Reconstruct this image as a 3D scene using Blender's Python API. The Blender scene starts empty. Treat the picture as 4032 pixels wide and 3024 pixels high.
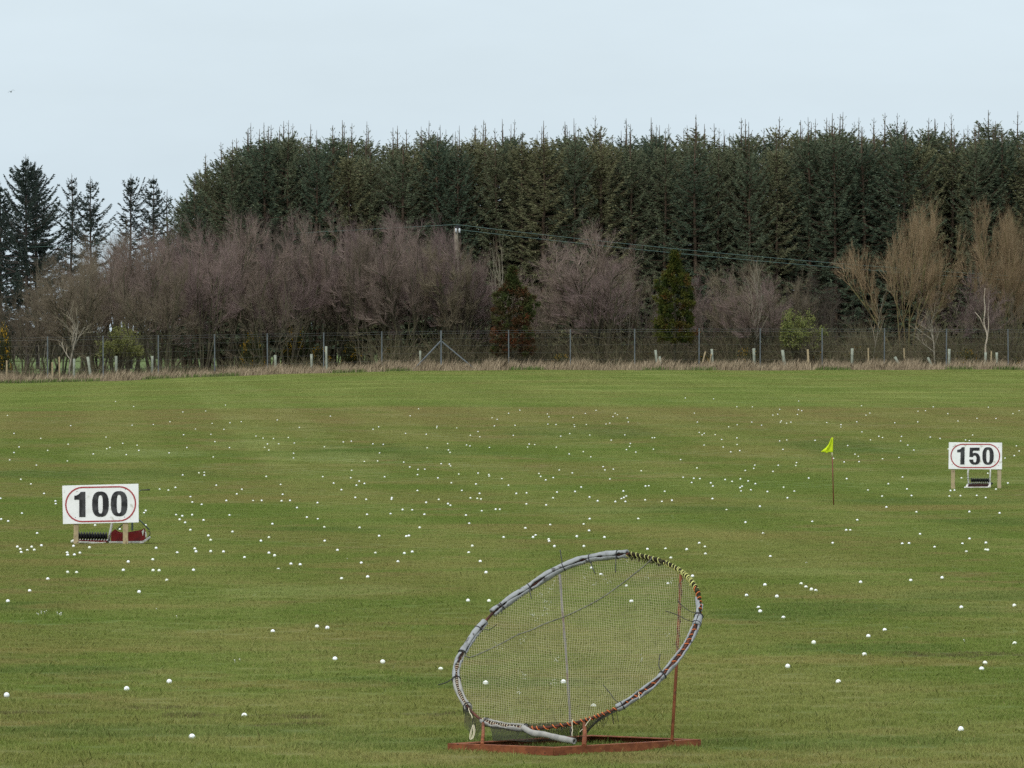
import bpy, bmesh, math, random
import numpy as np
from mathutils import Vector, Matrix, Euler
from mathutils.geometry import tessellate_polygon

SC = bpy.context.scene
COL = SC.collection
R = math.radians
rnd = random.Random(7)

# ------------------------------------------------------------------ frame of reference
F = 22750.0          # focal length in photograph pixels (4032 wide)
CX, VH = 2016.0, 1300.0   # optical column, row of the horizon
HC = 2.76            # eye height over the lawn at the practice net

_k = np.array([[-60, 2.3], [0, 2.42], [20, 2.58], [38.5, 2.76], [60, 3.02], [91, 3.37], [110, 3.52], [130, 3.57], [150, 3.40],
               [180, 2.99], [210, 2.61], [250, 2.23], [285, 1.95], [300, 1.88], [330, 1.88], [400, 1.95], [600, 2.0], [6000, 2.0]])
_dd = np.arange(-60, 700, 1.0)
_hh = np.interp(_dd, _k[:, 0], _k[:, 1])
_g = np.exp(-0.5 * (np.arange(-24, 25) / 8.0) ** 2); _g /= _g.sum()
_hs = np.convolve(np.pad(_hh, 24, mode='edge'), _g, mode='valid')

def sstep(a, b, x):
    t = np.clip((np.asarray(x, float) - a) / (b - a), 0, 1)
    return t * t * (3 - 2 * t)

def depth_below(x, y):
    x = np.asarray(x, float); y = np.asarray(y, float)
    h = np.interp(y, _dd, _hs)
    h = h + 0.40 * sstep(-2, -24, x) * sstep(150, 262, y)
    h = h + (0.022 * np.sin(x * 0.62 + 1.1 * np.sin(y * 0.21)) * np.sin(y * 0.55 + x * 0.25) + 0.03 * np.sin(x * 0.29 + 2) * np.sin(y * 0.23 + 1)) * sstep(46, 60, y)
    return h

def gz(x, y):
    return HC - depth_below(x, y)

def gzf(x, y):
    return float(gz(x, y))

def X(u, d):
    return (u - CX) / F * d

def Z(v, d):
    return HC + (VH - v) / F * d

def hit(u, v, lift=0.0):
    """where the sight line through photograph pixel (u, v) meets the ground raised by LIFT"""
    lo, hi = 12.0, 500.0
    for _ in range(50):
        m = 0.5 * (lo + hi)
        if F * (float(depth_below(X(u, m), m)) - lift) / m > v - VH:
            lo = m
        else:
            hi = m
    d = 0.5 * (lo + hi)
    return Vector((X(u, d), d, gzf(X(u, d), d) + lift))

# ------------------------------------------------------------------ objects
def tag(o, label=None, cat=None, group=None, kind=None):
    if label: o['label'] = label
    if cat: o['category'] = cat
    if group: o['group'] = group
    if kind: o['kind'] = kind
    return o

def empty(name, loc, rz=0.0, label=None, cat=None, group=None):
    o = bpy.data.objects.new(name, None)
    o.empty_display_size = 0.2
    o.location = loc; o.rotation_euler = (0, 0, rz)
    COL.objects.link(o)
    return tag(o, label, cat, group)

def link(name, me, mat=None, parent=None, loc=None):
    if mat is not None and len(me.materials) == 0:
        me.materials.append(mat)
    o = bpy.data.objects.new(name, me)
    COL.objects.link(o)
    if parent is not None: o.parent = parent
    if loc is not None: o.location = loc
    return o

def children(o):
    return [c for c in bpy.data.objects if c.parent == o]

def copy_thing(root, kids, name=None):
    c = root.copy(); COL.objects.link(c)
    out = []
    for k in kids:
        kc = k.copy(); kc.parent = c; COL.objects.link(kc); out.append(kc)
    return c, out

def np_mesh(name, V, Q, smooth=False, tint=None):
    """V (n,3), Q (m,k) faces of one size; TINT one float per vertex"""
    V = np.asarray(V, np.float32); Q = np.asarray(Q, np.int32)
    me = bpy.data.meshes.new(name)
    m, k = Q.shape
    me.vertices.add(len(V)); me.vertices.foreach_set('co', V.ravel())
    me.loops.add(m * k); me.loops.foreach_set('vertex_index', Q.ravel())
    me.polygons.add(m); me.polygons.foreach_set('loop_start', np.arange(0, m * k, k, dtype=np.int32))
    me.polygons.foreach_set('loop_total', np.full(m, k, np.int32))
    if smooth: me.polygons.foreach_set('use_smooth', np.ones(m, bool))
    if tint is not None:
        a = me.attributes.new('tint', 'FLOAT', 'POINT'); a.data.foreach_set('value', np.asarray(tint, np.float32))
    me.update(calc_edges=True); me.validate()
    return me

class MB:
    """collects shapes, links them as ONE mesh"""
    def __init__(s):
        s.v = []; s.f = []; s.sm = []
    def add(s, vs, fs, smooth=False):
        b = len(s.v)
        s.v += [tuple(p) for p in vs]
        s.f += [tuple(b + i for i in f) for f in fs]
        s.sm += [smooth] * len(fs)
    def box(s, c, size, M=None):
        cx, cy, cz = c; a, b, h = size[0] / 2, size[1] / 2, size[2] / 2
        vs = [Vector((x * a, y * b, z * h)) for z in (-1, 1) for y in (-1, 1) for x in (-1, 1)]
        if M is not None: vs = [M @ p for p in vs]
        vs = [p + Vector(c) for p in vs]
        s.add(vs, [(0, 2, 3, 1), (4, 5, 7, 6), (0, 1, 5, 4), (2, 6, 7, 3), (0, 4, 6, 2), (1, 3, 7, 5)])
    def beam(s, p0, p1, w, h, up=Vector((0, 0, 1))):
        p0 = Vector(p0); p1 = Vector(p1); t = (p1 - p0).normalized()
        a = t.cross(up)
        if a.length < 1e-4: a = t.cross(Vector((0, 1, 0)))
        a.normalize(); b = a.cross(t).normalized()
        vs = []
        for p in (p0, p1):
            for i, j in ((-1, -1), (1, -1), (1, 1), (-1, 1)):
                vs.append(p + a * (i * w / 2) + b * (j * h / 2))
        s.add(vs, [(3, 2, 1, 0), (4, 5, 6, 7), (0, 1, 5, 4), (1, 2, 6, 5), (2, 3, 7, 6), (3, 0, 4, 7)])
    def tube(s, pts, r, k=8, caps=True, closed=False, smooth=True):
        pts = [Vector(p) for p in pts]; n = len(pts)
        rs = r if hasattr(r, '__len__') else [r] * n
        vs = []; prev = None
        for i, p in enumerate(pts):
            if closed: t = pts[(i + 1) % n] - pts[(i - 1) % n]
            else: t = pts[min(i + 1, n - 1)] - pts[max(i - 1, 0)]
            t.normalize()
            if prev is None:
                a = t.cross(Vector((0.13, 0.21, 1)))
                if a.length < 0.1: a = t.cross(Vector((1, 0.2, 0)))
            else:
                a = prev - t * prev.dot(t)
            a.normalize(); prev = a; b = t.cross(a)
            for j in range(k):
                q = 2 * math.pi * j / k
                vs.append(p + (a * math.cos(q) + b * math.sin(q)) * rs[i])
        fs = []
        for i in range(n if closed else n - 1):
            i2 = (i + 1) % n
            for j in range(k):
                j2 = (j + 1) % k
                fs.append((i * k + j, i * k + j2, i2 * k + j2, i2 * k + j))
        s.add(vs, fs, smooth)
        if caps and not closed:
            b0 = len(s.v) - n * k
            s.f.append(tuple(b0 + j for j in reversed(range(k)))); s.sm.append(False)
            s.f.append(tuple(b0 + (n - 1) * k + j for j in range(k))); s.sm.append(False)
    def prism(s, poly, y0, y1, M=None, hole=None):
        """outline in (x, z) given thickness from y0 to y1"""
        n = len(poly)
        if hole is None:
            tri = tessellate_polygon([[Vector((p[0], p[1], 0)) for p in poly]])
            vs = [(p[0], y0, p[1]) for p in poly] + [(p[0], y1, p[1]) for p in poly]
            fs = [tuple(t) for t in tri] + [tuple(n + i for i in reversed(t)) for t in tri]
            fs += [(i, (i + 1) % n, n + (i + 1) % n, n + i) for i in range(n)]
        else:
            vs = [(p[0], y0, p[1]) for p in poly] + [(p[0], y1, p[1]) for p in poly] + [(p[0], y0, p[1]) for p in hole] + [(p[0], y1, p[1]) for p in hole]
            fs = []
            for i in range(n):
                j = (i + 1) % n
                fs += [(i, j, 2 * n + j, 2 * n + i), (n + j, n + i, 3 * n + i, 3 * n + j), (i, n + i, n + j, j), (2 * n + i, 2 * n + j, 3 * n + j, 3 * n + i)]
        if M is not None: vs = [M @ Vector(p) for p in vs]
        s.add(vs, fs)
    def build(s, name, mat, parent=None, loc=None, bevel=0.0):
        me = bpy.data.meshes.new(name)
        me.from_pydata([tuple(p) for p in s.v], [], s.f)
        me.polygons.foreach_set('use_smooth', s.sm)
        bm = bmesh.new(); bm.from_mesh(me); bmesh.ops.recalc_face_normals(bm, faces=bm.faces); bm.to_mesh(me); bm.free()
        me.update()
        o = link(name, me, mat, parent, loc)
        if bevel:
            m = o.modifiers.new('Bevel', 'BEVEL'); m.width = bevel; m.segments = 2; m.limit_method = 'ANGLE'
        return o

# ------------------------------------------------------------------ materials
def mat(name, col, rough=0.8, spec=0.3, metal=0.0):
    m = bpy.data.materials.new(name); m.use_nodes = True
    b = m.node_tree.nodes['Principled BSDF']
    b.inputs['Base Color'].default_value = (*col, 1); b.inputs['Roughness'].default_value = rough
    b.inputs['Specular IOR Level'].default_value = spec; b.inputs['Metallic'].default_value = metal
    return m

class NT:
    def __init__(s, m):
        s.m = m; s.t = m.node_tree; s.n = s.t.nodes; s.b = s.n.get('Principled BSDF')
    def new(s, typ, **kw):
        n = s.n.new(typ)
        for k, v in kw.items(): setattr(n, k, v)
        return n
    def put(s, sock, val):
        if isinstance(val, bpy.types.NodeSocket): s.t.links.new(val, sock)
        elif hasattr(val, '__len__') and len(val) == 3 and sock.type == 'RGBA': sock.default_value = (*val, 1)
        else: sock.default_value = val
    def math(s, op, a, b=0.0, c=0.0, clamp=False):
        n = s.new('ShaderNodeMath', operation=op); n.use_clamp = clamp
        s.put(n.inputs[0], a); s.put(n.inputs[1], b); s.put(n.inputs[2], c)
        return n.outputs[0]
    def noise(s, vec, scale, detail=3.0, rough=0.55, dist=0.0):
        n = s.new('ShaderNodeTexNoise')
        if vec is not None: s.put(n.inputs['Vector'], vec)
        n.inputs['Scale'].default_value = scale; n.inputs['Detail'].default_value = detail
        n.inputs['Roughness'].default_value = rough; n.inputs['Distortion'].default_value = dist
        return n.outputs['Fac']
    def remap(s, f, a, b, c=0.0, d=1.0, smooth=True):
        n = s.new('ShaderNodeMapRange', interpolation_type='SMOOTHSTEP' if smooth else 'LINEAR')
        s.put(n.inputs[0], f); n.inputs[1].default_value = a; n.inputs[2].default_value = b
        n.inputs[3].default_value = c; n.inputs[4].default_value = d
        return n.outputs[0]
    def mix(s, f, a, b, mode='MIX'):
        n = s.new('ShaderNodeMix', data_type='RGBA', blend_type=mode)
        s.put(n.inputs[0], f); s.put(n.inputs[6], a); s.put(n.inputs[7], b)
        return n.outputs[2]
    def pos(s):
        return s.new('ShaderNodeNewGeometry').outputs['Position']
    def obj(s):
        return s.new('ShaderNodeTexCoord').outputs['Object']
    def attr(s, name):
        n = s.new('ShaderNodeAttribute'); n.attribute_name = name
        return n.outputs['Fac']
    def orand(s):
        return s.new('ShaderNodeObjectInfo').outputs['Random']
    def bump(s, h, strength=0.3, dist=0.01):
        n = s.new('ShaderNodeBump'); n.inputs['Strength'].default_value = strength; n.inputs['Distance'].default_value = dist
        s.put(n.inputs['Height'], h); s.t.links.new(n.outputs[0], s.b.inputs['Normal'])

def worn(name, c0, c1, scale=6.0, lo=0.35, hi=0.65, rough=0.75, spec=0.3, bump=0.0, c2=None, s2=20.0, metal=0.0, vec='obj'):
    """colour c0 with noise patches of c1 and smaller flecks of c2"""
    m = mat(name, c0, rough, spec, metal); t = NT(m)
    p = t.obj() if vec == 'obj' else t.pos()
    c = t.mix(t.remap(t.noise(p, scale, 4), lo, hi), c0, c1)
    if c2 is not None:
        c = t.mix(t.remap(t.noise(p, s2, 3), 0.6, 0.72), c, c2)
    t.put(t.b.inputs['Base Color'], c)
    if bump: t.bump(t.noise(p, scale * 4, 4), bump, 0.01)
    return m

def tinted(name, cols, rough=0.8, spec=0.2, by_object=0.0, alt=None, translucent=0.0):
    """colour ramp over the 'tint' attribute (real differences from twig to twig), mixed towards ALT from tree to tree"""
    m = mat(name, cols[0], rough, spec); t = NT(m)
    rp = t.new('ShaderNodeValToRGB')
    el = rp.color_ramp.elements
    while len(el) < len(cols): el.new(0.5)
    for i, c in enumerate(cols):
        el[i].position = i / max(1, len(cols) - 1); el[i].color = (*c, 1)
    t.t.links.new(t.attr('tint'), rp.inputs[0])
    c = rp.outputs[0]
    if alt is not None:
        f = t.remap(t.orand(), 0.15, 0.95, 0.0, by_object, smooth=False)
        c = t.mix(f, c, alt)
    hv = t.new('ShaderNodeHueSaturation')
    t.put(hv.inputs['Value'], t.remap(t.orand(), 0, 1, 0.75, 1.28, smooth=False)); t.put(hv.inputs['Color'], c)
    t.put(t.b.inputs['Base Color'], hv.outputs[0])
    if translucent:
        tr = t.new('ShaderNodeBsdfTranslucent'); t.put(tr.inputs[0], hv.outputs[0])
        mx = t.new('ShaderNodeMixShader'); mx.inputs[0].default_value = translucent
        t.t.links.new(t.b.outputs[0], mx.inputs[1]); t.t.links.new(tr.outputs[0], mx.inputs[2])
        t.t.links.new(mx.outputs[0], t.n['Material Output'].inputs[0])
    return m

def turf_colour(t):
    """mown turf: patches of fresh green, olive and dry brown, real and fixed to the place"""
    p = t.pos()
    sp = t.new('ShaderNodeSeparateXYZ'); t.put(sp.inputs[0], p)
    x, y = sp.outputs[0], sp.outputs[1]
    flat = t.new('ShaderNodeCombineXYZ'); t.put(flat.inputs[0], x); t.put(flat.inputs[1], y)
    v = flat.outputs[0]
    n1 = t.noise(v, 0.17, 6, 0.62, 0.5)
    n2 = t.noise(v, 0.42, 6, 0.66, 0.3)
    n3 = t.noise(v, 0.06, 3, 0.5)
    n4 = t.noise(v, 3.2, 3, 0.6)
    green, olive, dry = GREEN, OLIVE, DRY
    c = t.mix(t.remap(n1, 0.38, 0.62), green, olive)
    c = t.mix(t.remap(n2, 0.48, 0.68, 0, 0.8), c, dry)
    c = t.mix(t.remap(n3, 0.52, 0.62, 0, 0.75), c, LUSH)
    c = t.mix(t.remap(n4, 0.45, 0.7, 0, 0.35), c, DARKG)
    # particular patches one can see: lusher hollows and dry rises
    wv = t.math('MULTIPLY', t.math('SUBTRACT', t.noise(v, 0.7, 6, 0.7), 0.5), 4.2)
    for kind, col, amt in ((LUSHY, (0.066, 0.110, 0.023), 0.58), (DRYISH, (0.200, 0.162, 0.060), 0.5), (PALE, (0.210, 0.235, 0.085), 0.42)):
        msk = None
        for sx, sy, rx, ry in kind:
            dx = t.math('DIVIDE', t.math('SUBTRACT', x, sx), rx); dy = t.math('DIVIDE', t.math('SUBTRACT', y, sy), ry)
            k = t.math('ADD', t.math('ADD', t.math('MULTIPLY', dx, dx), t.math('MULTIPLY', dy, dy)), wv)
            k = t.remap(k, 0.25, 1.3, 1, 0)
            msk = k if msk is None else t.math('MAXIMUM', msk, k)
        c = t.mix(t.math('MULTIPLY', msk, amt), c, col)
    # a drier belt where most long shots land, fresher turf beyond it
    wob = t.math('ADD', y, t.math('MULTIPLY', n3, 14.0))
    belt = t.math('MULTIPLY', t.remap(wob, 170, 200), t.remap(y, 203.5, 201.5))
    c = t.mix(t.math('MULTIPLY', belt, t.remap(n2, 0.3, 0.6, 0.25, 0.8)), c, DRY)
    c = t.mix(t.math('MULTIPLY', t.remap(y, 201.5, 206), t.remap(n1, 0.35, 0.6, 0.75, 0.3)), c, FAR)
    # mower passes: faint lighter runs across the far turf
    sv = t.new('ShaderNodeCombineXYZ'); t.put(sv.inputs[0], t.math('MULTIPLY', x, 0.10)); t.put(sv.inputs[1], t.math('MULTIPLY', y, 0.42))
    st = t.noise(sv.outputs[0], 1.0, 4, 0.6)
    c = t.mix(t.math('MULTIPLY', t.remap(st, 0.50, 0.66, 0, 0.55), t.remap(y, 203, 220)), c, (0.27, 0.29, 0.10))
    # two pale tyre tracks on the left
    ax, ay, bx, by = TRACK
    L = math.hypot(bx - ax, by - ay); nx, ny = -(by - ay) / L, (bx - ax) / L
    dist = t.math('ADD', t.math('MULTIPLY', t.math('SUBTRACT', x, ax), nx), t.math('MULTIPLY', t.math('SUBTRACT', y, ay), ny))
    a1 = t.remap(t.math('ABSOLUTE', dist), 0.25, 0.75, 1, 0)
    a2 = t.remap(t.math('ABSOLUTE', t.math('SUBTRACT', dist, 1.9)), 0.25, 0.7, 1, 0)
    trk = t.math('MULTIPLY', t.math('MAXIMUM', a1, a2), t.math('MULTIPLY', t.remap(y, 128, 145), t.remap(n2, 0.4, 0.65, 0.0, 0.30)))
    c = t.mix(trk, c, (0.26, 0.30, 0.115))
    # faint mower stripes running up the range
    ms = t.math('SINE', t.math('MULTIPLY', t.math('ADD', dist, t.math('MULTIPLY', n3, 1.5)), 2 * math.pi / 4.4))
    c = t.mix(t.math('MULTIPLY', t.remap(ms, -0.4, 0.7, 0, 0.30), t.remap(n2, 0.35, 0.6, 0.2, 1.0)), c, (0.215, 0.235, 0.075))
    # scuffed bare earth at a few nearby spots
    soil = None
    for sx, sy, rx, ry in SOIL:
        dx = t.math('DIVIDE', t.math('SUBTRACT', x, sx), rx); dy = t.math('DIVIDE', t.math('SUBTRACT', y, sy), ry)
        k = t.remap(t.math('ADD', t.math('MULTIPLY', dx, dx), t.math('MULTIPLY', dy, dy)), 0.3, 1.0, 1, 0)
        soil = k if soil is None else t.math('MAXIMUM', soil, k)
    soil = t.math('MULTIPLY', soil, t.remap(t.noise(v, 7.0, 4, 0.7), 0.42, 0.56))
    c = t.mix(t.math('MULTIPLY', soil, 0.8), c, (0.07, 0.05, 0.03))
    return c, v

GREEN, OLIVE, DRY = (0.112, 0.152, 0.029), (0.150, 0.157, 0.043), (0.186, 0.153, 0.060)
LUSH, DARKG, FAR = (0.092, 0.144, 0.022), (0.085, 0.105, 0.026), (0.150, 0.195, 0.048)
_a = hit(800, 1545); _b = hit(1060, 1775)
SOIL = []
for _u, _v, _rx, _ry in ((60, 2812, .45, .35), (860, 2822, .55, .25), (1080, 2826, .45, .22), (1130, 2858, .35, .16), (1230, 2855, .18, .12), (1640, 2815, .4, .25), (600, 2790, .4, .2), (3780, 2580, .8, .6)):
    _q = hit(_u, _v); SOIL.append((_q.x, _q.y, _rx, _ry))
def _spots(L):
    out = []
    for u_, v_, rx, ry in L:
        q_ = hit(u_, v_); out.append((q_.x, q_.y, rx, ry))
    return out
LUSHY = _spots([(480, 1868, 2.6, 4.5), (60, 1870, 1.2, 3.5), (2700, 2008, 2.8, 3.6), (3700, 1975, 2.4, 3.2), (3920, 2055, 1.4, 2.6), (3500, 2400, 1.6, 2.2), (3900, 2345, 1.3, 1.8), (3160, 2420, 1.0, 1.6), (3400, 2555, .9, 1.2),
                (1750, 2690, 1.3, 1.1), (700, 2885, 1.6, 1.0), (2050, 2930, 1.8, .8), (250, 2640, .9, .9), (1300, 2085, 1.3, 2.6), (3300, 2930, 1.4, .9), (2300, 1700, 2.5, 8), (3350, 1760, 2.2, 6), (1500, 1780, 3.0, 7), (60, 2390, .8, 1.6)])
DRYISH = _spots([(3650, 2000, 2.0, 2.2), (2250, 2085, 2.4, 2.6), (1000, 1960, 2.2, 3.6), (400, 2220, 1.8, 2.4), (1150, 2500, 1.6, 1.6), (300, 2560, 1.5, 1.0), (3650, 2610, .9, .8), (3050, 2600, 1.3, 1.0), (1050, 2700, 1.3, .8), (2900, 1780, 2.2, 5), (1700, 2230, 1.6, 2.0), (3800, 3010, 2.0, .6), (500, 2390, 1.2, 1.2), (2900, 2110, 2.0, 2.4)])
PALE = _spots([(1250, 2330, 1.4, 2.2), (980, 1750, 1.4, 4), (550, 1790, 2.0, 4), (1350, 1800, 1.6, 4), (3800, 1890, 1.6, 3), (3100, 2250, 1.4, 2), (2450, 2010, 1.5, 1.6)])
TRACK = (_a.x, _a.y, _b.x, _b.y)
# ------------------------------------------------------------------ ground
FU = [103, 223, 342, 464, 578, 699, 825, 953, 1099, 1232, 1371, 1510, 1642, 1776, 1910, 2044, 2178]
FU = [a * 4032 / 2212 for a in FU]

def fence_depth(u):
    return float(np.interp(u, [-1200, 0, 1737, 6000], [262, 271.5, 285, 286]))

def edge_y(x):
    """world y of the mown edge at world x"""
    x = np.asarray(x, float)
    return np.interp(x, [-200, -30, -24.1, -3.5, 30, 300], [262, 266.0, 270.2, 283.4, 284.4, 284.4]) - 0.25 * np.sin(x * 0.9) * 0.6

def ground():
    ys = np.concatenate([np.arange(-40, 30, 5), np.arange(30, 130, 1.0), np.arange(130, 320, 1.6), np.arange(320, 460, 10), [480, 540, 640, 800, 1200, 2000, 3500, 5500]])
    xs = np.concatenate([[-3000, -1500, -700, -300, -150, -90, -60], np.arange(-45, 45.1, 0.9), [60, 90, 150, 300, 700, 1500, 3000]])
    Xg, Yg = np.meshgrid(xs, ys)
    V = np.stack([Xg, Yg, gz(Xg, Yg)], -1).reshape(-1, 3)
    nx, ny = len(xs), len(ys)
    i = np.arange(ny - 1)[:, None] * nx + np.arange(nx - 1)[None, :]
    Q = np.stack([i, i + 1, i + nx + 1, i + nx], -1).reshape(-1, 4)
    me = np_mesh('ground', V, Q, smooth=True)
    m = mat('turf', GREEN, 0.95, 0.1); t = NT(m)
    c, v = turf_colour(t)
    sp = t.new('ShaderNodeSeparateXYZ'); t.put(sp.inputs[0], t.pos())
    # rough litter under the trees, pasture beyond them on the left
    litter = t.mix(t.remap(t.noise(v, 1.3, 4), 0.4, 0.6), (0.085, 0.075, 0.04), (0.13, 0.105, 0.06))
    e = t.math('SUBTRACT', sp.outputs[1], t.math('ADD', 281.5, t.math('MULTIPLY', t.math('MINIMUM', t.math('ADD', sp.outputs[0], 3.5), 0.0), -0.0 + 0.63)))
    past = t.mix(t.noise(v, 0.1, 3), (0.105, 0.15, 0.05), (0.13, 0.175, 0.06))
    beyond = t.mix(t.remap(t.math('ADD', sp.outputs[1], t.math('MULTIPLY', sp.outputs[0], 0.5)), 290, 292), litter, past)
    beyond = t.mix(t.remap(sp.outputs[0], -6, -2), beyond, litter)
    c = t.mix(t.remap(e, 1.4, 2.0), c, beyond)
    # fine leaf texture of short turf
    fine = t.noise(v, 26, 3, 0.7)
    c2 = t.mix(t.remap(fine, 0.3, 0.7), t.mix(0.42, c, (0.03, 0.045, 0.01)), c)
    t.put(t.b.inputs['Base Color'], c2)
    t.bump(t.noise(v, 14, 5, 0.7), 0.5, 0.03)
    o = link('ground', me, m)
    tag(o, 'gently dipping driving range lawn with rough ground beyond the fence', 'ground', kind='structure')
    return o

def short_grass():
    """the leaves of the turf itself: a square metre of blades scattered over the nearer lawn"""
    rng = np.random.default_rng(3)
    tiles = []
    for s in range(6):
        n = 5400
        p = rng.random((n, 2)) * 1.04 - 0.52
        h = rng.uniform(0.016, 0.036, n) * (0.75 + 0.5 * np.sin(p[:, 0] * 7 + s) * np.sin(p[:, 1] * 6 + 2 * s))
        h[rng.random(n) < 0.02] *= 1.7
        a = rng.uniform(0, 2 * np.pi, n); w = rng.uniform(0.0016, 0.0034, n)
        la = rng.uniform(0, 2 * np.pi, n); ln = rng.uniform(0.1, 0.9, n) * h
        base = np.stack([p[:, 0], p[:, 1], np.full(n, -0.006)], -1)
        side = np.stack([np.cos(a), np.sin(a), np.zeros(n)], -1) * w[:, None]
        tip = base + np.stack([np.cos(la) * ln, np.sin(la) * ln, h], -1)
        mid = base + np.stack([np.cos(la) * ln * 0.3, np.sin(la) * ln * 0.3, h * 0.6], -1)
        V = np.stack([base - side, base + side, mid + side * 0.8, tip, mid - side * 0.8], 1).reshape(-1, 3)
        Q = (np.arange(n)[:, None] * 5 + np.array([0, 1, 2, 3, 4])[None])
        tint = np.repeat(rng.random(n), 5)
        tiles.append(np_mesh('grass_tile', V, Q, tint=tint))
    m = mat('grass_blades', GREEN, 0.75, 0.15); t = NT(m)
    c, v = turf_colour(t)
    k = t.attr('tint')
    c = t.mix(t.remap(k, 0.5, 1.0, 0, 0.55, smooth=False), c, (0.20, 0.23, 0.075))
    c = t.mix(t.remap(k, 0.10, 0.0, 0, 0.6, smooth=False), c, (0.33, 0.28, 0.13))
    hv = t.new('ShaderNodeHueSaturation'); hv.inputs['Value'].default_value = BLADE_GAIN; t.put(hv.inputs['Color'], c)
    t.put(t.b.inputs['Base Color'], hv.outputs[0])
    tr = t.new('ShaderNodeBsdfTranslucent'); t.put(tr.inputs[0], hv.outputs[0])
    mx = t.new('ShaderNodeMixShader'); mx.inputs[0].default_value = 0.3
    t.t.links.new(t.b.outputs[0], mx.inputs[1]); t.t.links.new(tr.outputs[0], mx.inputs[2])
    t.t.links.new(mx.outputs[0], t.n['Material Output'].inputs[0])
    pts, sc, idx, tl = [], [], [], []
    for j in range(31, 285):
        w = 0.0886 * (j + 1) + 9.0
        for i in range(int(-w) - 1, int(w) + 2):
            x, y = i + 0.5 + rng.uniform(-.05, .05), j + 0.5
            if y > float(edge_y(x)) - 0.3: continue
            pts.append((x, y, gzf(x, y)))
            s = 0.95 - 0.30 * float(sstep(62, 122, y))
            s *= 1 + 0.45 * float(sstep(47, 40, y)) * (0.5 + 0.5 * math.sin(x * 0.8 + y * 1.3) * math.sin(y * 0.9 - x * 0.5))
            sc.append(s); idx.append(rng.integers(0, 6)); e = .4
            tl.append((math.atan((gzf(x, y + e) - gzf(x, y - e)) / (2 * e)), -math.atan((gzf(x + e, y) - gzf(x - e, y)) / (2 * e)), 0.0))
    me = bpy.data.meshes.new('short_grass'); me.from_pydata(pts, [], [])
    me.attributes.new('tall', 'FLOAT', 'POINT').data.foreach_set('value', sc)
    me.attributes.new('which', 'INT', 'POINT').data.foreach_set('value', [int(i) for i in idx])
    me.attributes.new('slope', 'FLOAT_VECTOR', 'POINT').data.foreach_set('vector', [c for q in tl for c in q])
    o = link('short_grass', me)
    tag(o, 'short mown grass leaves covering the nearer lawn', 'grass', kind='stuff')
    tcol = bpy.data.collections.new('grass_tiles')
    for tm in tiles:
        tm.materials.append(m)
        tcol.objects.link(bpy.data.objects.new('grass_tile', tm))
    g = bpy.data.node_groups.new('scatter_grass', 'GeometryNodeTree')
    g.interface.new_socket('Geometry', in_out='INPUT', socket_type='NodeSocketGeometry')
    g.interface.new_socket('Geometry', in_out='OUTPUT', socket_type='NodeSocketGeometry')
    N = g.nodes; gi = N.new('NodeGroupInput'); go = N.new('NodeGroupOutput')
    ci = N.new('GeometryNodeCollectionInfo'); ci.inputs[0].default_value = tcol; ci.inputs[1].default_value = True; ci.inputs[2].default_value = True
    ip = N.new('GeometryNodeInstanceOnPoints'); ip.inputs['Pick Instance'].default_value = True
    na = N.new('GeometryNodeInputNamedAttribute'); na.data_type = 'FLOAT'; na.inputs[0].default_value = 'tall'
    nb = N.new('GeometryNodeInputNamedAttribute'); nb.data_type = 'INT'; nb.inputs[0].default_value = 'which'
    cx = N.new('ShaderNodeCombineXYZ'); cx.inputs[0].default_value = 1; cx.inputs[1].default_value = 1
    nv = N.new('GeometryNodeInputNamedAttribute'); nv.data_type = 'FLOAT_VECTOR'; nv.inputs[0].default_value = 'slope'
    L = g.links.new
    L(gi.outputs[0], ip.inputs['Points']); L(ci.outputs[0], ip.inputs['Instance'])
    L(na.outputs[0], cx.inputs[2]); L(cx.outputs[0], ip.inputs['Scale'])
    L(nb.outputs[0], ip.inputs['Instance Index'])
    L(nv.outputs[0], ip.inputs['Rotation'])
    L(ip.outputs[0], go.inputs[0])
    md = o.modifiers.new('scatter', 'NODES'); md.node_group = g
    return o

BLADE_GAIN = 1.58

def blades(P, h, w, lean, rng, name, m, tint, label, cat):
    n = len(P)
    a = rng.uniform(0, np.pi, n); la = rng.normal(0.3, 1.0, n)
    side = np.stack([np.cos(a), np.sin(a) * 0.5, np.zeros(n)], -1) * w[:, None]
    off = np.stack([np.cos(la), np.sin(la), np.zeros(n)], -1) * (lean * h)[:, None]
    mid = P + off * 0.35 + np.array([0, 0, 1]) * (h * 0.6)[:, None]
    tip = P + off + np.array([0, 0, 1]) * h[:, None]
    V = np.stack([P - side, P + side, mid + side * 0.7, tip, mid - side * 0.7], 1).reshape(-1, 3)
    Q = np.arange(n)[:, None] * 5 + np.arange(5)[None]
    o = link(name, np_mesh(name, V, Q, tint=np.repeat(tint, 5)), m)
    return tag(o, label, cat, kind='stuff')

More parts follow.
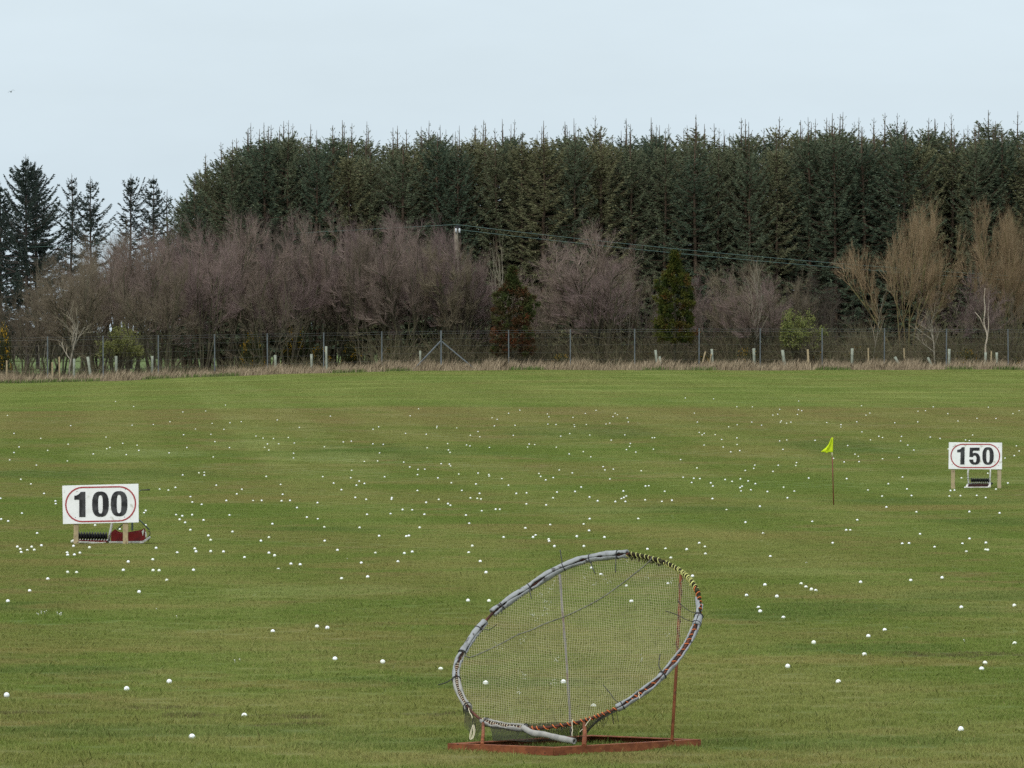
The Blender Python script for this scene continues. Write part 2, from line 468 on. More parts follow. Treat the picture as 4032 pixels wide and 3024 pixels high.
def verge():
    rng = np.random.default_rng(11)
    n = 74000
    x = rng.uniform(-40, 40, n); dy = rng.gamma(1.6, 0.85, n)
    y = edge_y(x) + dy
    clump = 0.5 + 0.5 * np.sin(x * 2.3 + 1.2 * np.sin(y * 1.7)) * np.sin(x * 0.71 + y * 0.9)
    left = sstep(-2, -16, x)
    thin = rng.random(n) < 0.35 + 0.65 * (0.5 + 0.5 * np.sin(x * 0.57 + 2.0) * np.sin(x * 1.31 + y * 0.4))
    x, dy, y, clump, left = x[thin], dy[thin], y[thin], clump[thin], left[thin]; n = len(x)
    h = rng.uniform(0.14, 0.56, n) * (0.55 + 0.75 * clump) * (0.75 + 0.35 * sstep(0.0, 1.0, dy)) * (1 - 0.1 * left)
    P = np.stack([x, y, gz(x, y) - 0.02], -1)
    dead = mat('dry_grass', (0.3, 0.24, 0.16), 0.9, 0.1)
    dead = tinted('dry_grass', [(0.16, 0.125, 0.08), (0.30, 0.235, 0.155), (0.42, 0.335, 0.225), (0.50, 0.41, 0.28)], 0.9, 0.1)
    blades(P, h, rng.uniform(0.006, 0.014, n), rng.uniform(0.1, 0.75, n), rng, 'dry_grass', dead, rng.random(n), 'dry tan grass standing along the foot of the fence', 'grass')
    # green tufts at the mown edge
    n = 15000
    x = rng.uniform(-34, 34, n)
    keep = (np.sin(x * 0.83 + 1.0) + 0.7 * np.sin(x * 2.1) + sstep(-3, -18, x) * 0.9 + rng.normal(0, 0.25, n)) > 0.75
    x = x[keep]; n = len(x)
    y = edge_y(x) + rng.gamma(1.2, 0.3, n) - 0.15
    P = np.stack([x, y, gz(x, y) - 0.02], -1)
    gm = tinted('edge_grass', [(0.05, 0.085, 0.022), (0.09, 0.14, 0.035), (0.14, 0.18, 0.05)], 0.85, 0.15)
    blades(P, rng.uniform(0.08, 0.26, n), rng.uniform(0.008, 0.016, n), rng.uniform(0.1, 0.6, n), rng, 'edge_grass', gm, rng.random(n), 'longer green grass tufts along the mown edge', 'grass')

# ------------------------------------------------------------------ balls
K = 4032 / 4 / 2212
TILES = [
 (0, 1550, K, '998,70 1155,113 1949,100 1580,160 1777,152 65,190 1469,244 2084,244 1833,259 1987,253 1325,268 1142,274 611,278 1689,308 1935,310 121,345 1586,356 1823,353 352,388 916,377 1857,416 1061,431 589,438 1185,447 165,462 950,467 923,478 1615,467 1983,468 412,492 1200,492 121,510 806,523 1092,529 1461,513 1843,549 84,574 582,584 314,620 180,742 1579,704 1719,686 1765,682 1765,706'),
 (1008, 1550, K, '1405,132 2183,171 643,196 1332,193 2040,210 2084,224 184,229 374,293 1060,288 1012,309 1564,284 1562,297 1735,299 2060,281 1918,329 1293,345 1471,352 1852,361 1934,374 0,368 61,386 151,389 280,380 754,419 824,412 99,436 196,436 331,429 1010,435 1100,440 1656,433 1820,445 1849,453 591,461 75,466 111,489 1479,470 2017,467 1663,488 1677,509 325,517 1068,514 324,558 936,588 1051,583 1277,593 1600,607 1671,611 1681,627 1329,635 1400,657 1458,655 826,665 1919,688 1752,697 1396,702 2012,701 2015,714 89,717 577,719 1111,720 819,729 1572,730 2124,737 892,758'),
 (2016, 1550, K, '1498,38 1742,46 1943,114 2077,116 68,144 726,146 306,177 634,173 891,171 911,185 1576,170 319,202 527,206 873,200 997,212 1005,246 1602,247 2072,247 27,275 310,265 380,268 537,271 642,268 845,256 812,264 541,286 1946,271 2157,275 1872,288 1618,337 1661,345 1643,358 499,347 11,362 421,369 672,359 975,359 1756,355 1212,383 1232,382 1944,384 857,403 1812,398 148,437 196,442 1023,432 1945,441 135,464 383,465 1016,458 1660,446 1825,463 989,485 1222,482 1968,494 616,503 1890,505 1070,507 494,523 681,548 1457,572 788,633 803,661 876,655 1598,643 2098,620 2089,648 408,662 1117,668 2016,666 233,692 521,687 248,717 357,727 292,747 846,740 1479,725 1571,733 1624,736 1842,744 1974,738 2041,756 1902,760'),
 (3024, 1550, K, '266,65 808,106 1428,115 101,137 264,141 292,149 1904,118 1361,149 1296,153 2170,149 880,169 84,179 42,187 254,182 846,188 1554,174 2117,174 1805,215 1970,216 1641,238 115,237 107,248 198,248 161,257 508,252 767,244 1096,253 1294,245 631,269 630,291 812,332 958,370 990,381 1154,371 1768,359 1403,377 1487,388 162,402 101,410 407,405 886,402 1146,411 1707,402 1740,409 689,450 1208,446 2147,453 129,483 1260,489 1557,480 2171,497 752,525 781,544 2128,537 1132,554 990,565 566,561 2048,559 658,592 787,589 247,598 240,623 89,621 43,674 352,731 680,736 1163,723 1672,730 1899,690'),
 (0, 1900, K, '267,14 1869,25 1516,44 1379,59 1455,68 2090,60 381,97 2046,101 5,139 479,162 481,186 1646,125 1956,157 1662,171 1743,191 2187,159 190,268 1259,244 1245,264 1521,281 1575,290 1660,280 1983,284 1552,320 1759,326 10,318 71,335 1600,347 1259,370 821,371 1036,406 1645,411 321,440 2009,427 1800,460 1820,498 635,550 150,556 274,557 358,545 176,577 296,584 235,587 183,604 773,562 580,608 691,609 585,627 643,625 1349,567 1531,608 1683,573 1694,597 1821,595 1931,599 2113,649 1320,667 1108,685 1066,758 1323,760 1375,762 1672,758 584,776 662,779 413,834 1440,846'),
 (1008, 1900, K, '671,7 937,10 868,25 213,19 1688,4 1901,15 2182,25 738,64 1395,71 1779,71 231,104 858,131 952,147 1174,133 1171,147 1932,96 1853,135 1912,139 1944,144 49,157 221,159 294,157 531,176 1470,173 1579,148 1659,184 1680,199 354,219 1267,235 1350,239 2071,232 2107,234 1951,248 960,278 1163,272 1455,277 1814,284 440,302 534,318 142,359 1842,356 590,387 895,391 1414,390 1064,463 1299,466 1321,461 112,476 43,505 594,506 2140,475 1869,548 704,586 1032,611 1282,613 1350,600 112,609 161,631 1838,607 302,705 382,710 910,696 1226,685 1938,682 193,751 740,832 965,816 1988,778'),
 (2016, 1900, K, '598,41 1154,32 1182,31 1718,4 1736,32 2103,12 1553,2 1988,34 1971,46 37,96 126,92 389,85 545,79 962,75 1319,78 2064,66 1979,76 2207,80 355,134 670,127 988,119 967,131 946,142 740,160 893,166 980,166 1151,152 1296,166 1382,155 1732,141 125,187 295,196 2142,207 1854,238 671,315 1091,314 2018,345 330,367 619,362 116,395 666,417 2170,440 560,466 799,474 204,458 182,473 317,492 321,509 366,551 621,551 1618,525 1667,558 1170,577 1327,574 1510,579 1671,618 1373,653 687,739 768,795 1560,810 1347,875'),
 (3024, 1900, K, '1040,12 2073,6 135,42 227,77 168,134 864,67 986,119 1201,57 1240,115 1577,71 1611,68 1703,44 1970,59 1567,119 1663,116 1804,114 1881,132 1023,213 1283,256 1740,253 2001,265 382,340 771,325 676,412 711,413 1314,447 559,525 1160,530 1219,527 1440,560 1741,487 1680,531 1883,522 1880,583 1899,583 1714,599 20,641 800,862 1233,847 1504,823 287,877'),
 (0, 2300, 1800 / 2212, '143,33 38,83 673,38 1320,229 1534,206 1584,212 1621,362 1852,376 2132,413 819,472 613,507 32,537 1182,637 929,739'),
 (1700, 2120, 1160 / 2212, '272,467 430,470 1461,360 1499,472 405,1086 988,1078 1214,1262'),
 (2700, 2260, 1332 / 2212, '518,72 786,87 822,101 851,110 397,142 596,147 476,222 487,245 639,287 1802,219 2149,207 1301,368 1194,408 837,449 2151,456 1168,528 667,604 1957,584 1935,622 998,706 1798,1016'),
]
ORD = ['leftmost', 'second from left', 'third from left', 'fourth from left', 'fifth from left', 'sixth from left', 'seventh from left',
       'eighth from left', 'ninth from left', 'tenth from left', 'eleventh from left', 'twelfth from left']

def balls():
    px = []
    for ox, oy, k, s in TILES:
        for w in s.split():
            a, b = w.split(',')
            px.append((ox + float(a) * k, oy + float(b) * k))
    rb = 0.02135
    pts = []
    for u, v in px:
        p = hit(u, v, rnd.choice((0.0115, 0.0150, 0.0175, 0.0185)))
        pts.append((p.y, u, v, p))
    pts.sort(key=lambda q: q[0])
    bm = bmesh.new(); bmesh.ops.create_uvsphere(bm, u_segments=20, v_segments=12, radius=rb)
    me = bpy.data.meshes.new('golf_ball'); bm.to_mesh(me); bm.free()
    me.polygons.foreach_set('use_smooth', [True] * len(me.polygons))
    m = mat('ball_cover', (0.86, 0.88, 0.87), 0.35, 0.5); t = NT(m)
    c = t.mix(t.remap(t.orand(), 0.45, 1.0, 0, 0.75, smooth=False), (0.90, 0.93, 0.94), (0.82, 0.86, 0.68))
    nz = t.noise(t.obj(), 60, 2); dirt = t.math('MULTIPLY', t.remap(nz, 0.60, 0.66), t.remap(t.orand(), 0.72, 0.78))
    c = t.mix(t.math('MULTIPLY', dirt, 0.75), c, (0.13, 0.12, 0.09))
    t.put(t.b.inputs['Base Color'], c)
    vor = t.new('ShaderNodeTexVoronoi'); t.put(vor.inputs['Vector'], t.obj()); vor.inputs['Scale'].default_value = 260
    t.bump(vor.outputs['Distance'], 0.4, 0.002)
    me.materials.append(m)
    near, far = pts[:300], pts[300:]
    rows = [(0, 1820, 'beyond the 150 board'), (1820, 1905, 'level with the 150 board'), (1905, 1990, 'level with the flagstick foot'), (1990, 2080, 'just nearer than flagstick'),
            (2080, 2165, 'level with the 100 board posts'), (2165, 2260, 'just nearer than 100 board'), (2260, 2420, 'level with the net top'),
            (2420, 2640, 'level with the net middle'), (2640, 3100, 'in the near grass')]
    cols = [(-99, 235, 'at the left edge'), (235, 590, 'in line with 100 board'), (590, 860, 'just right of 100 board'), (860, 1180, 'well right of 100 board'), (1180, 1500, 'halfway 100 board to net'),
            (1500, 1800, 'just left of the net'), (1800, 2280, 'in line with net left'), (2280, 2760, 'in line with net right'),
            (2760, 3150, 'between net and flag'), (3150, 3420, 'in line with the flag'), (3420, 3730, 'between flag and 150 board'), (3730, 4100, 'in line with 150 board')]
    cells = {}
    for q in near:
        i = next(i for i, r in enumerate(rows) if r[0] <= q[2] < r[1]); j = next(j for j, r in enumerate(cols) if r[0] <= q[1] < r[1])
        cells.setdefault((i, j), []).append(q)
    first = True
    for (i, j), qs in cells.items():
        qs.sort(key=lambda q: q[1])
        for n, (_, u, v, p) in enumerate(qs):
            o = link('golf_ball', me) if first else o0.copy()
            if first: o0 = o; first = False
            else: COL.objects.link(o)
            o.location = p
            o.rotation_euler = (rnd.uniform(0, 6.28), rnd.uniform(0, 6.28), rnd.uniform(0, 6.28))
            which = '' if len(qs) == 1 else ', ' + (('the left one', 'the right one')[n] if len(qs) == 2 else ORD[min(n, 11)])
            lab = 'golf ball ' + rows[i][2] + ', ' + cols[j][2] + which
            tag(o, lab, 'golf ball', 'golf balls lying on the range')
    # a few daisies open in the turf
    rg = random.Random(9); mb = MB()
    for cu, cv, n, su in ((165, 2415, 3, 18), (175, 2409, 3, 12), (235, 2415, 5, 16), (618, 2395, 1, 4), (700, 2427, 1, 4), (3795, 2518, 1, 5), (3180, 2218, 2, 14), (1370, 2198, 1, 4), (3265, 2220, 1, 4), (930, 2600, 2, 20)):
        for _ in range(n):
            p = hit(cu + rg.uniform(-su, su), cv + rg.uniform(-4, 4), 0.024)
            mb.tube([p + Vector((0, 0, -.03)), p], .0012, 4)
            ring = [p + Vector((math.cos(q) * .010 * (1 if i % 2 else .75), math.sin(q) * .010 * (1 if i % 2 else .75) , math.cos(q * 2 + 1) * .003 + .004)) for i, q in enumerate([2 * math.pi * j / 14 for j in range(14)])]
            mb.add([p] + ring, [(0, 1 + i, 1 + (i + 1) % 14) for i in range(14)])
    o = mb.build('daisy_flowers', mat('daisy_white', (0.80, 0.80, 0.74), .7)); tag(o, 'tiny white daisies open in the near turf at left', 'daisies', kind='stuff')
    # the rest, too far off and too many: one object
    bm = bmesh.new(); bmesh.ops.create_icosphere(bm, subdivisions=2, radius=rb)
    bv = np.array([v.co[:] for v in bm.verts]); bf = np.array([[v.index for v in f.verts] for f in bm.faces]); bm.free()
    V = np.concatenate([bv + np.array(q[3][:])[None] for q in far]); Q = np.concatenate([bf + i * len(bv) for i in range(len(far))])
    fm = worn('far_ball_cover', (0.87, 0.89, 0.88), (0.80, 0.83, 0.68), 0.8, 0.45, 0.6, 0.4, 0.4, vec='pos')
    o = link('distant_golf_balls', np_mesh('distant_golf_balls', V, Q, smooth=True), fm)
    tag(o, 'white golf balls scattered over the far half of the lawn', 'golf balls', 'golf balls lying on the range', 'stuff')
# ------------------------------------------------------------------ numbered boards and ball pickers
def V3(*a): return Vector(a)

def arc(cx, cz, rx, rz, a0, a1, n):
    return [(cx + rx * math.cos(R(a0 + (a1 - a0) * i / n)), cz + rz * math.sin(R(a0 + (a1 - a0) * i / n))) for i in range(n + 1)]

def egg(x0, x1, y0, y1, e, n=48):
    """rounded numeral outline in picture units, superellipse exponent E"""
    out = []
    for i in range(n):
        a = 2 * math.pi * i / n
        c, s = math.cos(a), math.sin(a)
        out.append(((x0 + x1) / 2 + (x1 - x0) / 2 * math.copysign(abs(c) ** (2 / e), c), (y0 + y1) / 2 + (y1 - y0) / 2 * math.copysign(abs(s) ** (2 / e), s)))
    return out

def stadium(x0, x1, y0, y1, rx, inset, n=14):
    x0 += inset; x1 -= inset; y0 += inset; y1 -= inset; rx -= inset
    ry = (y1 - y0) / 2; cy = (y0 + y1) / 2
    return arc(x1 - rx, cy, rx, ry, -90, 90, n) + arc(x0 + rx, cy, rx, ry, 90, 270, n)

class Frame:
    """turns picture units of one close-up into metres around a thing's base"""
    def __init__(s, ox, oy, k, u, v):
        s.base = hit(u, v); s.d = s.base.y; s.ox, s.oy, s.k = ox, oy, k
    def __call__(s, zx, zy, dy=0.0):
        return Vector((X(s.ox + zx / s.k, s.d) - s.base.x, dy, Z(s.oy + zy / s.k, s.d) - s.base.z))
    def m(s, px):
        return px / s.k / F * s.d
    def poly(s, pts):
        return [(s(a, b).x, s(a, b).z) for a, b in pts]

WOOD = worn('weathered_timber', (0.42, 0.34, 0.20), (0.30, 0.24, 0.15), 9, 0.35, 0.7, 0.85, 0.15, 0.3, (0.16, 0.12, 0.08), 22)
WOODROT = worn('rotten_timber', (0.40, 0.34, 0.22), (0.13, 0.07, 0.045), 5, 0.50, 0.60, 0.9, 0.1, 0.4)
BOARD = worn('board_white', (0.88, 0.89, 0.89), (0.76, 0.77, 0.76), 5, 0.45, 0.75, 0.5, 0.35, 0.05, (0.58, 0.58, 0.52), 9)
BLACKP = worn('black_lettering', (0.018, 0.018, 0.02), (0.055, 0.056, 0.06), 7, 0.45, 0.6, 0.4, 0.4, 0.05)
REDP = worn('red_outline', (0.36, 0.05, 0.06), (0.42, 0.10, 0.10), 6, 0.5, 0.7, 0.55, 0.3)
BOLT = mat('bolt_steel', (0.18, 0.18, 0.18), 0.5, 0.4, 0.6)
WPAINT = worn('chipped_white_paint', (0.70, 0.69, 0.64), (0.52, 0.50, 0.43), 16, 0.45, 0.7, 0.6, 0.3, 0.1, (0.25, 0.15, 0.09), 30)
BLACKPL = worn('black_plastic', (0.012, 0.012, 0.013), (0.03, 0.03, 0.03), 14, 0.5, 0.7, 0.5, 0.35)
DARKRED = worn('dark_red_plastic', (0.20, 0.010, 0.010), (0.12, 0.009, 0.009), 9, 0.45, 0.65, 0.55, 0.3, 0.05, (0.25, 0.05, 0.04), 26)
GREENP = worn('green_painted_steel', (0.05, 0.085, 0.075), (0.075, 0.10, 0.09), 12, 0.45, 0.65, 0.55, 0.35)

def five():
    return [(975, 362), (1200, 360), (1198, 430), (1045, 432), (1042, 492), (1062, 483), (1100, 478), (1132, 484), (1160, 498), (1184, 525), (1200, 558), (1210, 600), (1210, 650), (1202, 690),
            (1184, 718), (1160, 737), (1125, 748), (1088, 750), (1050, 746), (1016, 732), (990, 711), (973, 682), (964, 652), (962, 634), (1052, 632), (1055, 662), (1066, 690), (1088, 701), (1108, 693), (1122, 668),
            (1128, 612), (1124, 572), (1108, 548), (1086, 540), (1064, 547), (1050, 575), (965, 573)]

def board_sign(fr, name, label, corners, ring, digits, posts, bolts, rot):
    root = empty(name, fr.base, 0, label, 'sign')
    T = 0.018
    mb = MB(); mb.prism(fr.poly(corners), -T / 2, T / 2); mb.build('board', BOARD, root, bevel=0.003)
    f = -T / 2
    mb = MB(); mb.prism(fr.poly(stadium(*ring, 0)), f - 0.0035, f - 0.0005, hole=fr.poly(stadium(*ring, ring[5]))) if False else None
    o, i = stadium(*ring[:5], 0), stadium(*ring[:5], ring[5])
    sh = ring[6]
    tilt = lambda pts: [(a, b - (a - (ring[0] + ring[1]) / 2) * sh) for a, b in pts]
    mb.prism(fr.poly(tilt(o)), f - 0.004, f - 0.0005, hole=fr.poly(tilt(i))); mb.build('red_outline', REDP, root)
    for out, hole in digits:
        mb = MB()
        if hole is None: mb.prism(fr.poly(out), f - 0.005, f - 0.0008)
        else: mb.prism(fr.poly(out), f - 0.005, f - 0.0008, hole=fr.poly(hole))
        mb.build('numeral', BLACKP, root)
    for bx, by in bolts:
        mb = MB(); p = fr(bx, by, f - 0.004); mb.tube([p, p + V3(0, 0.006, 0)], fr.m(8), 10); mb.build('bolt', BOLT, root)
    for q, (x0, x1, yt, yb) in enumerate(posts):
        mb = MB(); a = fr((x0 + x1) / 2, yt); b = fr((x0 + x1) / 2, yb)
        w = fr.m(x1 - x0)
        n = 9
        vs, fs = [], []
        for k in range(n):
            z = -0.06 + (a.z + 0.06 + 0.25) * k / (n - 1)
            wob = 1 + 0.05 * math.sin(k * 1.7 + q)
            cx = b.x + (a.x - b.x) * k / (n - 1) + 0.002 * math.sin(k * 2.1)
            for sx, sy in ((-1, -1), (1, -1), (1, 1), (-1, 1)):
                vs.append((cx + sx * w / 2 * wob, T / 2 + 0.002 + (sy + 1) * 0.04, z))
        for k in range(n - 1):
            for j in range(4):
                fs.append((k * 4 + j, k * 4 + (j + 1) % 4, k * 4 + 4 + (j + 1) % 4, k * 4 + 4 + j))
        fs.append(tuple(range(4 * n - 4, 4 * n))); mb.add(vs, fs)
        mb.build('post', WOODROT if (rot and q == 1) else WOOD, root, bevel=0.006)
    return root

def roller(fr, root, x0, x1, yc, r, dy, n, y1=None):
    """row of ribbed black discs on an axle"""
    mb = MB(); y1 = yc if y1 is None else y1
    a, b = fr(x0, yc, dy), fr(x1, y1, dy)
    prof = []
    for i in range(n):
        s0 = i / n
        for ds, rr in ((0.05, 0.5), (0.2, 0.7), (0.34, 1.0), (0.66, 1.0), (0.80, 0.7), (0.95, 0.5)):
            prof.append((s0 + ds / n, rr * r))
    mb.tube([a.lerp(b, s) for s, _ in prof], [q for _, q in prof], 18, smooth=False)
    return mb.build('roller', BLACKPL, root)

def signs():
    fr = Frame(200, 1850, 2147 / 440, 284, 2143)
    h = [(220, 305), (1685, 268), (1690, 1010), (235, 1042)]
    board_sign(fr, 'distance_board', 'nearer white board at left with the black number 100 inside a red outline', h, (275, 1642, 317, 1000, 330, 27, 0.018),
               [([(665, 420), (667, 905), (548, 905), (547, 572), (452, 572), (452, 497), (500, 488), (545, 462), (575, 421)], None),
                (egg(795, 1115, 415, 902, 2.6), egg(910, 1000, 485, 838, 3.0)), (egg(1155, 1473, 407, 892, 2.6), egg(1268, 1356, 478, 830, 3.0))],
               [(436, 527, 1035, 1440), (1383, 1482, 1030, 1440)], [(503, 415), (1433, 377), (474, 915), (1414, 905)], False)
    f2 = Frame(3650, 1700, 2212 / 382, 3752, 1925)
    board_sign(f2, 'distance_board', 'farther white board at right with the black number 150 inside a red outline', [(500, 240), (1712, 250), (1710, 858), (490, 850)],
               (534, 1668, 273, 827, 275, 25, 0.0),
               [([(858, 350), (853, 745), (757, 745), (765, 468), (685, 468), (688, 412), (738, 403), (775, 380), (797, 350)], None), (five(), None),
                (egg(1262, 1520, 352, 752, 2.6), egg(1352, 1428, 410, 700, 3.0))],
               [(554, 640, 850, 1300), (1610, 1695, 850, 1310)], [(596, 340), (1632, 355), (575, 748), (1625, 765)], True)
    G = 'hand pushed golf ball pickers left by the boards'
    # the roller unit behind the left half of the 100 board
    def sub(fr, p): return p
    D = 0.45
    fa = Frame(200, 1850, 2147 / 440, 284, 2143); fa.base = fa.base + V3(0, 0, 0)
    root = empty('ball_picker', fa.base, 0, 'white framed picker with black disc roller behind the left post of the 100 board', 'ball picker', G)
    roller(fa, root, 470, 1050, 1292, fa.m(84), D, 11, 1300)
    mb = MB(); mb.beam(fa(380, 1392, D - .12), fa(1000, 1425, D - .12), 0.05, fa.m(34)); mb.beam(fa(990, 1424, D - .12), fa(1065, 1372, D + .12), 0.05, fa.m(40))
    mb.beam(fa(380, 1392, D - .12), fa(420, 1372, D + .15), 0.05, fa.m(36)); mb.beam(fa(420, 1368, D + .15), fa(1065, 1372, D + .15), 0.03, fa.m(20))
    mb.build('frame', WPAINT, root, bevel=0.004)
    mb = MB()
    for i in range(12):
        x = 470 + i * 52
        mb.add([fa(x - 14, 1384, D - .09), fa(x + 14, 1384, D - .09), fa(x, 1350, D - .06), fa(x, 1384, D - .05)], [(0, 1, 2), (0, 2, 3), (1, 3, 2), (0, 3, 1)])
    mb.build('comb', WPAINT, root)
    mb = MB(); mb.beam(fa(470, 1378, D - .075), fa(1050, 1390, D - .075), 0.05, fa.m(30)); mb.build('tray', DARKRED, root)
    mb = MB(); mb.beam(fa(1068, 1372, D + .05), fa(1130, 1030, D + .12), 0.03, fa.m(36)); mb.beam(fa(1130, 1030, D + .12), fa(1225, 520, D + .23), 0.03, fa.m(36))
    mb.build('handle', WPAINT, root, bevel=0.004)
    mb = MB(); c = fa(1078, 1400, D); mb.tube([c + V3(-.018, 0, 0), c + V3(.018, 0, 0)], fa.m(42), 16, smooth=False); mb.build('wheel', BLACKPL, root)
    # the red basket beside it
    root = empty('ball_picker', fa.base, 0, 'picker with dark red basket and green handle behind the right 100 board post', 'ball picker', G)
    front = [(1140, 1390), (1135, 1215), (1195, 1178), (1255, 1224), (1365, 1246), (1690, 1192), (1760, 1152), (1788, 1376)]
    mb = MB(); P = fa.poly(front)
    mb.prism(P, D - .14, D - .128); mb.prism([(x, z + 0.012) for x, z in P], D + .10, D + .112)
    mb.beam(fa(1137, 1302, D - .126), fa(1137, 1302, D + .098), 0.012, fa.m(170)); mb.beam(fa(1776, 1270, D - .126), fa(1776, 1270, D + .098), 0.012, fa.m(190))
    mb.beam(fa(1150, 1380, D - .012), fa(1775, 1368, D - .012), 0.22, 0.012)
    mb.build('basket', DARKRED, root, bevel=0.003)
    mb = MB()
    for dy in (D - .17, D + .14):
        mb.beam(fa(1105, 1408, dy), fa(1750, 1402, dy), 0.03, fa.m(42)); mb.beam(fa(1740, 1404, dy), fa(1862, 1318, dy), 0.03, fa.m(42))
    mb.beam(fa(1108, 1404, D - .16), fa(1108, 1404, D + .13), 0.03, fa.m(40)); mb.beam(fa(1858, 1322, D - .16), fa(1858, 1322, D + .13), 0.025, fa.m(34))
    mb.build('frame', worn('grey_white_runner', (0.50, 0.50, 0.47), (0.34, 0.34, 0.31), 12, 0.4, 0.65, 0.7, 0.2), root, bevel=0.004)
    mb = MB(); mb.tube([fa(1235, 1165, D), fa(1375, 1030, D + .05), fa(1520, 880, D + .08)], fa.m(10), 8); mb.tube([fa(1862, 1172, D), fa(1690, 1008, D + .05), fa(1530, 880, D + .08)], fa.m(12), 8)
    mb.beam(fa(1524, 1185, D + .05), fa(1520, 640, D + .12), 0.03, fa.m(62)); mb.tube([fa(1520, 640, D + .12), fa(1545, 470, D + .1), fa(1700, 406, D + .08)], fa.m(9), 8)
    mb.build('handle', GREENP, root)
    mb = MB(); mb.tube([fa(1690, 407, D + .08), fa(1760, 405, D + .08), fa(1862, 401, D + .08)], [fa.m(8), fa.m(11), fa.m(15)], 10); mb.build('grip', BLACKPL, root)
    mb = MB(); mb.tube([fa(1835, 1190, D - .1), fa(1875, 1200, D - .1), fa(1882, 1250, D - .1), fa(1850, 1300, D - .1), fa(1872, 1330, D - .1), fa(1835, 1395, D - .1)], fa.m(9), 6)
    mb.build('strap', BLACKPL, root)
    mb = MB(); mb.add([fa(1722, 1195, D - .143), fa(1762, 1150, D - .143), fa(1768, 1185, D - .143), fa(1745, 1290, D - .143)], [(0, 1, 2), (0, 2, 3)])
    mb.prism(fa.poly([(1785, 1200), (1812, 1215), (1822, 1290), (1795, 1310)]), D - .15, D - .13); mb.build('torn_edge', WPAINT, root)
    # behind the 150 board
    fb = f2; D = 0.5
    root = empty('ball_picker', fb.base, 0, 'white framed picker with black disc roller standing under the 150 board', 'ball picker', G)
    roller(fb, root, 1035, 1462, 1122, fb.m(60), D, 9)
    mb = MB(); mb.beam(fb(918, 1275, D - .25), fb(1440, 1270, D - .25), 0.03, fb.m(24)); mb.beam(fb(925, 1272, D - .25), fb(968, 1215, D), 0.045, fb.m(30))
    mb.beam(fb(1440, 1270, D - .25), fb(1472, 1178, D + .02), 0.06, fb.m(34)); mb.beam(fb(985, 1196, D + .05), fb(1460, 1182, D + .05), 0.03, fb.m(20)); mb.build('frame', WPAINT, root, bevel=0.004)
    mb = MB(); mb.prism(fb.poly([(960, 1262), (985, 1205), (1440, 1196), (1418, 1262)]), D - .2, D - .01); mb.build('tray', worn('tray_red_brown', (0.05, 0.016, 0.014), (0.03, 0.012, 0.012), 8), root)  # dark red-brown tray interior
    mb = MB()
    for i in range(9):
        x = 1058 + i * 45
        mb.prism(fb.poly([(x - 15, 1178), (x + 15, 1178), (x, 1148)]), D - .08, D - .06)
    mb.build('comb', WPAINT, root)
    mb = MB(); mb.beam(fb(990, 1200, D), fb(978, 975, D + .1), 0.03, fb.m(30)); mb.beam(fb(978, 975, D + .1), fb(1000, 850, D + .15), 0.03, fb.m(32)); mb.beam(fb(1000, 850, D + .15), fb(1040, 520, D + .28), 0.03, fb.m(32))
    mb.beam(fb(1476, 1185, D), fb(1503, 860, D + .15), 0.03, fb.m(32)); mb.beam(fb(1503, 860, D + .15), fb(1530, 520, D + .28), 0.03, fb.m(32)); mb.tube([fb(1035, 530, D + .28), fb(1535, 530, D + .28)], fb.m(12), 8)
    mb.build('handle', WPAINT, root, bevel=0.003)
    mb = MB(); mb.tube([fb(965, 1078, D), fb(1080, 1080, D)], fb.m(6), 6); mb.tube([fb(1470, 1190, D), fb(1545, 1195, D)], fb.m(14), 8); mb.tube([fb(1505, 1195, D), fb(1530, 1195, D)], fb.m(30), 12, smooth=False)
    mb.build('axle', BLACKPL, root)

